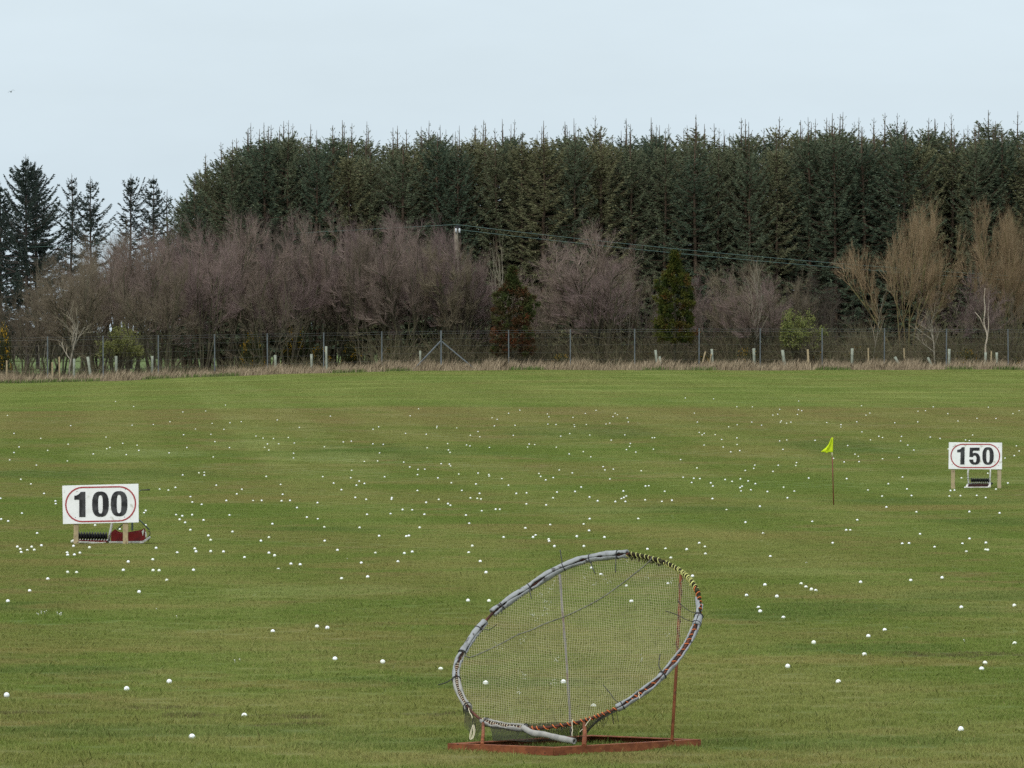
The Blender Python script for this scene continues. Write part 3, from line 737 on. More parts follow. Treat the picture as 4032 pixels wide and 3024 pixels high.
def flag():
    fr = Frame(3150, 1680, 1220 / 250, 3150 + 645 / 4.88, 1990)
    root = empty('golf_flag', fr.base, 0, 'neon yellow triangular flag on a thin red brown pole', 'flag')
    mb = MB(); mb.tube([fr(646, 1540), fr(633, 1000), fr(620, 560)], fr.m(11), 10); mb.build('pole', worn('red_brown_pole', (0.20, 0.055, 0.028), (0.13, 0.05, 0.03), 7, 0.4, 0.6, 0.6, 0.3), root)
    mb = MB(); mb.tube([fr(620, 575), fr(619, 500), fr(614, 210)], fr.m(14), 10); mb.build('sleeve', mat('pale_sleeve', (0.62, 0.60, 0.36), 0.6), root)
    m = mat('neon_cloth', (0.62, 0.80, 0.02), 0.7, 0.2); t = NT(m)
    t.put(t.b.inputs['Base Color'], t.mix(t.remap(t.noise(t.obj(), 9, 3), 0.4, 0.7), (0.70, 0.86, 0.02), (0.80, 0.88, 0.06)))
    tr = t.new('ShaderNodeBsdfTranslucent'); tr.inputs[0].default_value = (0.66, 0.82, 0.03, 1)
    mx = t.new('ShaderNodeMixShader'); mx.inputs[0].default_value = 0.35
    t.t.links.new(t.b.outputs[0], mx.inputs[1]); t.t.links.new(tr.outputs[0], mx.inputs[2]); t.t.links.new(mx.outputs[0], t.n['Material Output'].inputs[0])
    # cloth: hoist along the pole, fly edge drooping to the left
    rows = [((636, 206), (598, 212)), ((637, 260), (574, 275)), ((637, 320), (548, 335)), ((636, 380), (500, 400)), ((635, 440), (440, 445)), ((633, 480), (402, 485)), ((632, 500), (430, 496))]
    nu = 14; vs, fs = [], []
    for i, (a, b) in enumerate(rows):
        for j in range(nu + 1):
            s = j / nu
            zy = a[1] + (b[1] - a[1]) * s
            if i >= 5: zy -= 18 * math.sin(math.pi * min(1, s / 0.62)) * (0 if s < 0.3 else 1) + (10 * math.sin(s * 9))
            p = fr(a[0] + (b[0] - a[0]) * s, zy)
            p.y = -0.012 - 0.035 * math.sin(s * 9.5 + i * 0.35) * s ** 0.7 * (0.4 + 0.12 * i) - 0.03 * s
            vs.append(p)
    for i in range(len(rows) - 1):
        for j in range(nu):
            a = i * (nu + 1) + j; fs.append((a, a + 1, a + nu + 2, a + nu + 1))
    mb = MB(); mb.add(vs, fs, True); o = mb.build('flag_cloth', m, root)
    s = o.modifiers.new('Thickness', 'SOLIDIFY'); s.thickness = 0.002

# ------------------------------------------------------------------ the practice net
NK = 1160 / 2212
ND = 38.7
NC = Vector((X(1700 + 1103 * NK, ND), ND, Z(2120 + 772 * NK, ND)))
NN = Vector((-0.406, -0.52, 0.75)).normalized()
NM = NK / F * ND
def NP(zx, zy, off=0.0):
    """point of the hoop's plane on the sight line through the close-up's (zx, zy), OFF metres in front of it"""
    r = Vector(((1700 + zx * NK - CX) / F, 1.0, (VH - 2120 - zy * NK) / F)); c = Vector((0, 0, HC))
    return c + r * (NN.dot(NC - c) / NN.dot(r)) + NN * off
def nflat(zx, zy):
    p = NP(zx, zy) - NC
    return p.x, p.z
RIM = [(400, 625), (470, 550), (540, 500), (620, 440), (735, 367), (860, 285), (990, 214), (1090, 175), (1190, 150), (1300, 131), (1400, 121), (1480, 118), (1560, 128), (1650, 148), (1740, 178), (1820, 215),
       (1880, 255), (1940, 312), (1985, 375), (2006, 450), (2010, 530), (1998, 612), (1965, 700), (1912, 800), (1840, 902), (1750, 1010), (1660, 1095), (1560, 1170), (1470, 1230), (1390, 1275), (1260, 1328),
       (1140, 1368), (1040, 1392), (930, 1411), (830, 1422), (740, 1424), (640, 1419), (540, 1407), (450, 1391), (380, 1365), (320, 1320), (268, 1262), (220, 1180), (190, 1090), (182, 1000), (200, 925), (230, 860),
       (275, 790), (330, 710)]
def catmull(pts, n, closed=False):
    out = []; m = len(pts)
    for i in range(m if closed else m - 1):
        g = lambda k: Vector(pts[k % m]) if closed else Vector(pts[max(0, min(m - 1, k))])
        p0, p1, p2, p3 = g(i - 1), g(i), g(i + 1), g(i + 2)
        for j in range(n):
            t = j / n
            out.append(0.5 * ((2 * p1) + (-p0 + p2) * t + (2 * p0 - 5 * p1 + 4 * p2 - p3) * t * t + (-p0 + 3 * p1 - 3 * p2 + p3) * t ** 3))
    if not closed: out.append(Vector(pts[-1]))
    return out
RIMS = catmull([(a, b, 0) for a, b in RIM], 6, True)
def rim_between(a, b):
    """rim points clockwise from nearest to picture point A to nearest B"""
    n = len(RIMS)
    ia = min(range(n), key=lambda i: (RIMS[i].x - a[0]) ** 2 + (RIMS[i].y - a[1]) ** 2)
    ib = min(range(n), key=lambda i: (RIMS[i].x - b[0]) ** 2 + (RIMS[i].y - b[1]) ** 2)
    out = []; i = ia
    while True:
        out.append(NP(RIMS[i].x, RIMS[i].y))
        if i == ib: return out
        i = (i + 1) % n

def c_sleeve(mb, pts, r, phi, gap, seed, r_in=None):
    """split foam tube: C-shaped section, the slit at angle PHI from the viewer's side, half-width GAP(s)"""
    rg = random.Random(seed); n = len(pts); k = 18; ri = r_in or r * 0.55
    vs = []; ph = rg.uniform(0, 9)
    for i, p in enumerate(pts):
        t = (pts[min(i + 1, n - 1)] - pts[max(i - 1, 0)]).normalized()
        a = Vector((0, -1, 0)); a = (a - t * a.dot(t)).normalized(); b = t.cross(a)
        s = i / (n - 1)
        g = max(0.02, gap(s) * (1 + 0.35 * math.sin(i * 0.9 + ph) + 0.25 * rg.uniform(-1, 1)))
        f = phi + 0.15 * math.sin(i * 0.35 + ph)
        rr = r * (1 + 0.08 * math.sin(i * 0.5 + ph) + 0.05 * rg.uniform(-1, 1))
        for q, rad in list((j, rr) for j in range(k)) + list((j, ri) for j in reversed(range(k))):
            an = f + g + (2 * math.pi - 2 * g) * q / (k - 1)
            vs.append(p + (a * math.cos(an) + b * math.sin(an)) * rad)
    fs = []; m = 2 * k
    for i in range(n - 1):
        for j in range(m):
            fs.append((i * m + j, i * m + (j + 1) % m, (i + 1) * m + (j + 1) % m, (i + 1) * m + j))
    for e in (0, n - 1):
        for j in range(k - 1):
            fs.append((e * m + j, e * m + j + 1, e * m + m - 2 - j, e * m + m - 1 - j))
    mb.add(vs, fs, True)

def wraps(mb, pts, step, r, rt, rg):
    """one length of twine wound round the hoop, bunched here and drawn out there"""
    P = [pts[0]]; 
    for i in range(1, len(pts)):
        for j in range(1, 7): P.append(pts[i - 1].lerp(pts[i], j / 6))
    q = rg.uniform(0, 6); out = []; run = 0.0; rate = 1.0
    for i in range(1, len(P) - 1):
        seg = (P[i] - P[i - 1]).length
        run += seg
        rate += rg.uniform(-.25, .25) * .5; rate = max(.55, min(1.7, rate))
        m = max(1, int(seg / step * rate * 10) + 1)
        t = (P[i + 1] - P[i - 1]).normalized()
        a = Vector((0, -1, 0)); a = (a - t * a.dot(t)).normalized(); b = t.cross(a)
        for k in range(m):
            q += 2 * math.pi * seg / step * rate / m
            out.append(P[i - 1].lerp(P[i], k / m) + (a * math.cos(q) + b * math.sin(q)) * r * rg.uniform(.97, 1.15))
    mb.tube(out, rt, 4)

def strand(p0, p1, sag, rg, n=8, wob=0.004):
    return [p0.lerp(p1, i / n) + Vector((0, 0, -sag * math.sin(math.pi * i / n))) + Vector((rg.uniform(-1, 1), rg.uniform(-1, 1), rg.uniform(-1, 1))) * wob * (0 < i < n) for i in range(n + 1)]

def net():
    rg = random.Random(5)
    base = hit(2250, 2925)
    root = empty('practice_net', base, 0, 'tilted round chipping net with grey foam padded hoop on a rusty stand', 'practice net')
    off = -base
    def build(mb, name, m, **k):
        mb.v = [tuple(Vector(p) + off) for p in mb.v]
        return mb.build(name, m, root, **k)
    rust = worn('rusty_steel', (0.155, 0.050, 0.022), (0.24, 0.082, 0.034), 14, 0.4, 0.65, 0.8, 0.2, 0.2, (0.07, 0.03, 0.02), 40)
    rustd = worn('dark_rusty_tube', (0.055, 0.028, 0.022), (0.13, 0.045, 0.028), 18, 0.4, 0.65, 0.8, 0.2, 0.2)
    foam = worn('grey_foam', (0.30, 0.315, 0.325), (0.21, 0.22, 0.225), 14, 0.45, 0.75, 0.9, 0.1, 0.35, (0.07, 0.065, 0.065), 15)
    foamp = worn('pale_worn_foam', (0.33, 0.325, 0.30), (0.23, 0.23, 0.22), 14, 0.45, 0.75, 0.9, 0.1, 0.25)
    thread = worn('net_twine', (0.46, 0.43, 0.26), (0.34, 0.32, 0.19), 6, 0.4, 0.7, 0.9, 0.1)
    dthread = mat('dark_net_twine', (0.045, 0.045, 0.035), 0.9, 0.1)
    # hoop
    mb = MB(); mb.tube([NP(p.x, p.y) for p in RIMS], 0.0095, 10, closed=True); build(mb, 'hoop', rustd)
    # foam sleeves
    SL = [((455, 560), (1465, 118), 0.0305, -0.05, lambda s: 0.05 + 0.42 * max(0, math.sin(s * 21 + 0.5)) ** 3 + 0.25 * max(0, math.sin(s * 47 + 2)) ** 4, foam), ((230, 862), (395, 632), 0.027, 0.5, lambda s: 0.07 + 0.35 * max(0, math.sin(s * 9)) ** 2, foam),
          ((183, 1052), (228, 868), 0.026, 0.25, lambda s: 0.5 + 0.25 * math.sin(s * 3), foam), ((272, 1268), (184, 1062), 0.026, 0.1, lambda s: 0.62 + 0.1 * math.sin(s * 5), foamp),
          ((700, 1424), (375, 1362), 0.0265, 0.75, lambda s: 0.55 + 0.2 * math.sin(s * 3), foamp), ((1735, 1028), (1395, 1273), 0.0265, 0.25, lambda s: 0.15 + 0.6 * math.sin(math.pi * min(1, s * 1.15)) ** 0.7, foam),
          ((1990, 650), (1742, 1018), 0.026, 0.25, lambda s: 0.85 + 0.15 * math.sin(s * 6), foam), ((2003, 580), (1985, 655), 0.027, 0.3, lambda s: 0.1, foam), ((2006, 455), (2004, 575), 0.025, -1.0, lambda s: 1.5 - 0.6 * s, foam)]
    for i, (a, b, r, phi, gap, m) in enumerate(SL):
        n0 = [i for i in range(1)]
        pts = rim_between(a, b) if i in (0, 7, 8, 6, 5, 4, 3, 2, 1) else None
        if i in (5, 6):
            pts = rim_between(b, a)[::-1] if len(rim_between(a, b)) > len(RIMS) / 2 else rim_between(a, b)
        if len(pts) > len(RIMS) / 2: pts = rim_between(b, a)
        mb = MB(); c_sleeve(mb, pts, r, phi, gap, 20 + i, 0.0145); build(mb, 'foam_sleeve', m)
    mb = MB(); tail = catmull([NP(690, 1430, .015), NP(760, 1462, .0), NP(860, 1490, .02), NP(960, 1515, .02), NP(1080, 1540, .02)], 6)
    zf = base.z + 0.062
    tail = [Vector((p.x, p.y, max(p.z, zf))) for p in tail]
    c_sleeve(mb, tail, 0.0205, 2.6, lambda s: 0.12, 40, 0.012); build(mb, 'foam_sleeve', foamp)
    # black mossy binding on the upper right of the hoop
    moss = worn('mossy_binding', (0.022, 0.020, 0.014), (0.05, 0.048, 0.025), 30, .4, .65, .95, .05, .4, (0.085, 0.035, 0.02), 45)
    mb = MB(); pts = rim_between((1480, 118), (2008, 565)); fine_ = [pts[i].lerp(pts[i + 1], j / 4) for i in range(len(pts) - 1) for j in range(4)]
    mb.tube(fine_, [0.0135 + 0.003 * math.sin(i * .8) + 0.002 * rg.uniform(-1, 1) for i in range(len(fine_))], 9)
    for _ in range(70):
        p = rg.choice(fine_[:70])
        mb.tube(strand(p, p + Vector((rg.uniform(-.02, .02), -.006, -rg.uniform(.016, .045))), 0, rg, 4, .004), 0.0024, 4)
    build(mb, 'mossy_binding', moss)
    # twine bindings
    TW = [('yellow', (0.56, 0.56, 0.20), [((1470, 118), (1985, 375), 0.062, 0.0148), ((1760, 185), (1990, 385), 0.045, 0.0156)]),
          ('orange', (0.72, 0.19, 0.055), [((1985, 375), (2008, 560), 0.055, 0.0156), ((1990, 650), (1400, 1270), 0.052, 0.0132), ((1395, 1273), (735, 1424), 0.040, 0.0125)]),
          ('pale', (0.55, 0.50, 0.36), [((700, 1424), (380, 1365), 0.030, 0.0125), ((270, 1265), (200, 925), 0.028, 0.0125)])]
    for nm, c, ls in TW:
        m = mat(nm + '_twine', c, 0.8, 0.2)
        for a, b, st, r in ls:
            pts = rim_between(a, b)
            if len(pts) > len(RIMS) / 2: pts = rim_between(b, a)
            mb = MB(); wraps(mb, pts, st, r, 0.0030, rg); build(mb, 'twine_binding', m)
        if nm == 'yellow':
            mb = MB()
            for _ in range(26):
                pp = rim_between((1700, 165), (1985, 375)); p = pp[int(rg.random() * (len(pp) - 1))]
                d = Vector((rg.uniform(-1, 1), rg.uniform(-1, -.2), rg.uniform(-1, .6))).normalized() * rg.uniform(0.015, 0.04)
                mb.tube([p, p + d * 0.6 + Vector((0, 0, .006)), p + d], 0.0018, 4)
            build(mb, 'frayed_twine', m)
        if nm == 'pale':
            for a, b in (((1065, 1372), (1068, 1510)), ((1200, 1360), (1125, 1478)), ((285, 1285), (318, 1375)), ((1560, 1165), (1572, 1225))):
                mb = MB(); mb.tube(strand(NP(*a, .015), NP(*b, .03), 0.004, rg), 0.0028, 5); build(mb, 'loose_twine', m)
            lp = catmull([NP(320, 1435, .03), NP(302, 1490, .03), NP(306, 1538, .04), NP(322, 1540, .045), NP(334, 1480, .04), NP(322, 1432, .035)], 5)
            mb = MB(); mb.tube(lp + [p + Vector((0.008, 0.004, 0.003)) for p in reversed(lp)], 0.0026, 5); build(mb, 'twine_loop', m)
    # netting: square mesh on the hoop, sagging through it
    poly = [nflat(p.x, p.y) for p in RIMS]
    def inside_spans(fix, axis):
        xs = []; n = len(poly)
        for i in range(n):
            p, q = poly[i], poly[(i + 1) % n]
            a0, a1 = p[1 - axis], q[1 - axis]
            if (a0 <= fix) != (a1 <= fix):
                xs.append(p[axis] + (q[axis] - p[axis]) * (fix - a0) / (a1 - a0))
        xs.sort(); return [(xs[i], xs[i + 1]) for i in range(0, len(xs) - 1, 2)]
    A0, B0 = 0.82, 0.60
    ca, sa = math.cos(R(-28.5)), math.sin(R(-28.5))
    def surf(a, b):
        p = (a * ca - b * sa) / 0.90; q = (a * sa + b * ca) / 0.50
        rr = min(1.0, p * p + q * q)
        s = 0.07 * (1 - rr) + 0.006 * math.sin(a * 23 + 2 * math.sin(b * 9)) + 0.005 * math.sin(b * 31 + a * 12)
        y = -(NN.x * a + NN.z * b) / NN.y
        return NC + Vector((a, y, b)) - NN * max(0.0, s) 
    # build in plane coordinates so the mesh is even on the hoop
    mb = MB(); sp = 0.0150; rth = 0.00135
    for axis in (0, 1):
        lo = min(p[1 - axis] for p in poly); hi = max(p[1 - axis] for p in poly)
        f = lo + sp * 0.5
        while f < hi:
            for s0, s1 in inside_spans(f, axis):
                n = max(3, int((s1 - s0) / 0.022)); pts = []
                for i in range(n + 1):
                    s = s0 + (s1 - s0) * i / n
                    w = 0.0035 * math.sin(s * 17 + f * 5) + 0.010 * math.sin(s * 3.1 + 1) * math.sin(f * 4)
                    e = min(1, 6 * min(i, n - i) / n)
                    pts.append(surf(s, f + w * e) if axis == 0 else surf(f + w * e, s))
                mb.tube(pts, rth, 3, caps=False)
            f += sp
    build(mb, 'netting', thread)
    # frayed knots on the netting
    mb = MB()
    spots = [(880, 370), (850, 440), (775, 575), (740, 530), (870, 470), (910, 320), (1150, 265), (1280, 270), (1320, 310), (1590, 250), (1800, 310), (1750, 690), (910, 850), (890, 1035), (670, 985), (640, 1105), (1540, 865), (1205, 315), (1440, 160), (800, 400), (820, 520), (670, 730), (500, 800)]
    for zx, zy in spots:
        a, b = nflat(zx, zy)
        for _ in range(rg.randint(3, 7)):
            p = surf(a + rg.uniform(-.02, .02), b + rg.uniform(-.02, .02)) + NN * 0.004
            d = Vector((rg.uniform(-1, 1), rg.uniform(-1, 0), rg.uniform(-1, 1))) * rg.uniform(0.006, 0.02)
            mb.tube([p, p + d * .5 + NN * .004, p + d], 0.0015, 4)
    build(mb, 'frayed_ends', mat('frayed_twine', (0.62, 0.64, 0.55), 0.85, 0.1))
    # rope across the netting
    def onnet(zx, zy):
        a, b = nflat(zx, zy); a0, b0 = a, b
        for _ in range(3):
            q = surf(a, b) - NC; a += a0 - q.x; b += b0 - q.z
        return surf(a, b)
    rp = [onnet(*p) + NN * 0.008 for p in [(300, 898), (420, 850), (535, 795), (650, 735), (750, 700), (850, 655), (1000, 600), (1100, 555), (1200, 505), (1300, 445), (1400, 375), (1460, 330), (1520, 280), (1590, 225)]]
    rp = [NP(255, 885, .02), NP(272, 902, .02)] + rp + [NP(1640, 180, .012), NP(1660, 150, .012)]
    mb = MB(); c = catmull(rp, 8)
    mb.tube(c, [0.0042 + 0.0014 * math.sin(i * 1.9) for i in range(len(c))], 6); build(mb, 'rope', worn('old_rope', (0.20, 0.20, 0.16), (0.12, 0.12, 0.10), 40, 0.4, 0.6, 0.9, 0.1, 0.3))
    # cable ties
    ties = [((528, 505), [(545, 545), (546, 600)]), ((735, 367), [(750, 420), (770, 487)]), ((990, 214), [(987, 165), (985, 122)]), ((1190, 150), [(1205, 205), (1246, 302)]), ((1400, 121), [(1398, 200), (1400, 292)]),
            ((355, 680), [(440, 715), (480, 705), (512, 690)]), ((2001, 590), [(1960, 578), (1905, 545), (1872, 514)]), ((1992, 640), [(1950, 648), (1860, 610), (1780, 590)]), ((1738, 1020), [(1722, 990), (1735, 905)]),
            ((1430, 1255), [(1390, 1240), (1360, 1200), (1312, 1146)]), ((232, 860), []), ((183, 1056), [(130, 1108), (70, 1135)]), ((268, 1262), [(270, 1300)]), ((700, 1424), []), ((418, 1380), [])]
    for (zx, zy), tail in ties:
        mb = MB(); i = min(range(len(RIMS)), key=lambda i: (RIMS[i].x - zx) ** 2 + (RIMS[i].y - zy) ** 2)
        n = len(RIMS); pts = [NP(RIMS[(i + k) % n].x, RIMS[(i + k) % n].y) for k in (-2, 0, 2)]
        t = (pts[2] - pts[0]).normalized(); a = Vector((0, -1, 0)); a = (a - t * a.dot(t)).normalized(); b = t.cross(a)
        mb.tube([pts[1] + (a * math.cos(q) + b * math.sin(q)) * 0.0295 for q in [2 * math.pi * j / 16 for j in range(16)]], 0.0034, 6, closed=True)
        if tail:
            T = [pts[1] + a * 0.03] + [NP(x, y, 0.035 + 0.01 * k) for k, (x, y) in enumerate(tail)]
            mb.tube(catmull(T, 4), 0.0034 if len(tail) < 3 else 0.0026, 5)
        build(mb, 'cable_tie', BLACKPL)
    # stand
    N_, L_, R_, B_ = hit(2182, 2976), hit(1763, 2959), hit(2759, 2943), hit(2329, 2925)
    mb = MB()
    def angle(p, q):
        """steel angle lying on the grass: upright flange outside, flat flange inside"""
        z = Vector((0, 0, 1)); c = (N_ + L_ + R_ + B_) / 4
        t = (q - p).normalized(); nrm = t.cross(z); nrm.normalize()
        if nrm.dot(c - (p + q) / 2) < 0: nrm = -nrm
        mb.beam(p + z * 0.027, q + z * 0.027, 0.006, 0.054); mb.beam(p + z * 0.0505 + nrm * 0.0285, q + z * 0.0505 + nrm * 0.0285, 0.05, 0.006)
    t1 = (L_ - N_).normalized(); t2 = (R_ - N_).normalized()
    angle(N_ + t1 * .004, L_); angle(N_, R_); angle(L_ + (B_ - L_).normalized() * .01, B_); angle(B_, R_ + (B_ - R_).normalized() * .01)
    build(mb, 'base_frame', rust, bevel=0.0015)
    z = Vector((0, 0, 0.052))
    for (zx, zy), foot, r0, r1, m in (((380, 1368), N_.lerp(L_, .675) + z, .010, .012, rust), ((1140, 1372), N_.lerp(R_, .2) + z, .012, .016, rust), ((1865, 262), N_.lerp(R_, .8) + z, .010, .011, rust),
                               ((955, 262), L_.lerp(B_, .857) + z, .009, .009, worn('bare_grey_steel', (0.20, 0.19, 0.18), (0.15, 0.10, 0.08), 8, 0.5, 0.7, 0.6, 0.3))):
        mb = MB(); top = NP(zx, zy, -0.012)
        mb.tube([top, top.lerp(foot, .5) + Vector((.004, 0, 0)), foot], [r0, (r0 + r1) / 2, r1], 10); build(mb, 'stand_leg', m)
    # a spare length of cord on the tall right leg
    mb = MB(); a = NP(1868, 290, -.012); b = (N_.lerp(R_, .8) + z); c = [a.lerp(b, s) + Vector((0.012 * math.cos(s * 70), 0.012 * math.sin(s * 70), 0)) for s in [i / 90 * 0.48 for i in range(91)]]
    mb.tube(c, 0.0045, 5); build(mb, 'cord', mat('brown_cord', (0.10, 0.06, 0.045), 0.9, 0.1))
    # loose netting hanging under the rim
    mb = MB()
    def patch(c00, c10, c11, c01, nu, nv, r=0.0022, ragged=0.0):
        for axis, n1, n2 in ((0, nu, nv), (1, nv, nu)):
            for i in range(n1 + 1):
                s = i / n1; lim = 1 - ragged * rg.random()
                pts = []
                for j in range(n2 + 1):
                    t = j / n2 * (lim if axis == 0 else 1)
                    uu, vv = (s, t) if axis == 0 else (t, s)
                    p = (c00.lerp(c10, uu)).lerp(c01.lerp(c11, uu), vv)
                    pts.append(p + Vector((math.sin(uu * 14 + vv * 5) * .004, math.sin(uu * 9) * .02 * math.sin(vv * 3), math.sin(uu * 11) * .004)))
                mb.tube(pts, r, 3, caps=False)
    fl = lambda x: hit(1700 + x * NK, 2950) + Vector((0, 0, .055))
    patch(NP(430, 1395), NP(1110, 1385), fl(1090), fl(470), 56, 14)
    patch(NP(1110, 1385), NP(1395, 1285), NP(1240, 1400, .02), fl(1110), 20, 12, ragged=0.3)
    patch(NP(240, 1250), NP(390, 1385), NP(355, 1530, .03), NP(262, 1440, .02), 14, 16, 0.0014, 0.35)
    build(mb, 'loose_netting', dthread); mb = MB()
    for _ in range(46):
        k = rg.random(); x0 = rg.choice([rg.uniform(1240, 1390), rg.uniform(240, 370), rg.uniform(760, 1050)])
        i = min((i for i in range(len(RIMS)) if RIMS[i].y > 1200), key=lambda i: abs(RIMS[i].x - x0))
        p = NP(RIMS[i].x, RIMS[i].y, 0.006); ln = rg.uniform(0.02, 0.10 if x0 > 1200 or x0 < 400 else 0.05)
        mb.tube(strand(p, p + Vector((rg.uniform(-.02, .02), rg.uniform(-.02, .01), -ln)), 0, rg, 5, .004), 0.0019, 4)
    build(mb, 'net_shreds', dthread)

# ------------------------------------------------------------------ fence, stakes, pole
def fence():
    steel = worn('galvanised_steel', (0.135, 0.155, 0.165), (0.10, 0.115, 0.125), 3, 0.4, 0.65, 0.55, 0.4, metal=0.3)
    wire = mat('fence_wire', (0.13, 0.14, 0.14), 0.5, 0.4, 0.5)
    b = Vector((X(1737, 285), 285, gzf(X(1737, 285), 285)))
    root = empty('wire_fence', b, 0, 'tall wire fence on slim grey posts along the far edge of the range', 'fence')
    tv = lambda u: float(np.interp(u / 4032 * 2212, [-400, 103, 464, 953, 1232, 1510, 1910, 2178, 2600], [735, 727, 722, 714, 711, 709, 709, 711, 712])) * 4032 / 2212
    us = [-470, -250, -32] + FU + [FU[-1] + 244, FU[-1] + 488]
    tops, feet = [], []
    for u in us:
        d = fence_depth(u); x = X(u, d)
        f = Vector((x, d, gzf(x, d))); t = Vector((x + rnd.uniform(-.02, .02), d, Z(tv(u), d)))
        tops.append(t); feet.append(f)
        mb = MB(); big = abs(u - FU[7]) < 1; w = 0.08 if big else 0.052
        mb.beam(f - b - Vector((0, 0, .1)), t - b, w, w, up=Vector((0, 1, 0))); mb.build('fence_post', steel, root)
    i = us.index(FU[7])
    p = feet[i].lerp(tops[i], 0.74)
    for uu, dd in ((1400 + 495 * 1000 / 2212, 283.2), (1400 + 1050 * 1000 / 2212, 284.6)):
        x = X(uu, dd); q = Vector((x, dd, gzf(x, dd)))
        mb = MB(); mb.beam(p - b + (q - p).normalized() * .03, q - b, 0.05, 0.05); mb.build('brace', steel, root)
    for k, fr_ in enumerate((0.985, 0.93, 0.80, 0.62, 0.44, 0.26)):
        pts = []
        for a in range(len(us)):
            pts.append(feet[a].lerp(tops[a], fr_) - b + Vector((0, -.035, 0)))
            if a < len(us) - 1: pts.append((feet[a].lerp(tops[a], fr_) + feet[a + 1].lerp(tops[a + 1], fr_)) / 2 - b + Vector((0, -.035, -.02)))
        mb = MB(); mb.tube(pts, 0.004 if k < 2 else 0.0022, 4); mb.build('wire', wire, root)

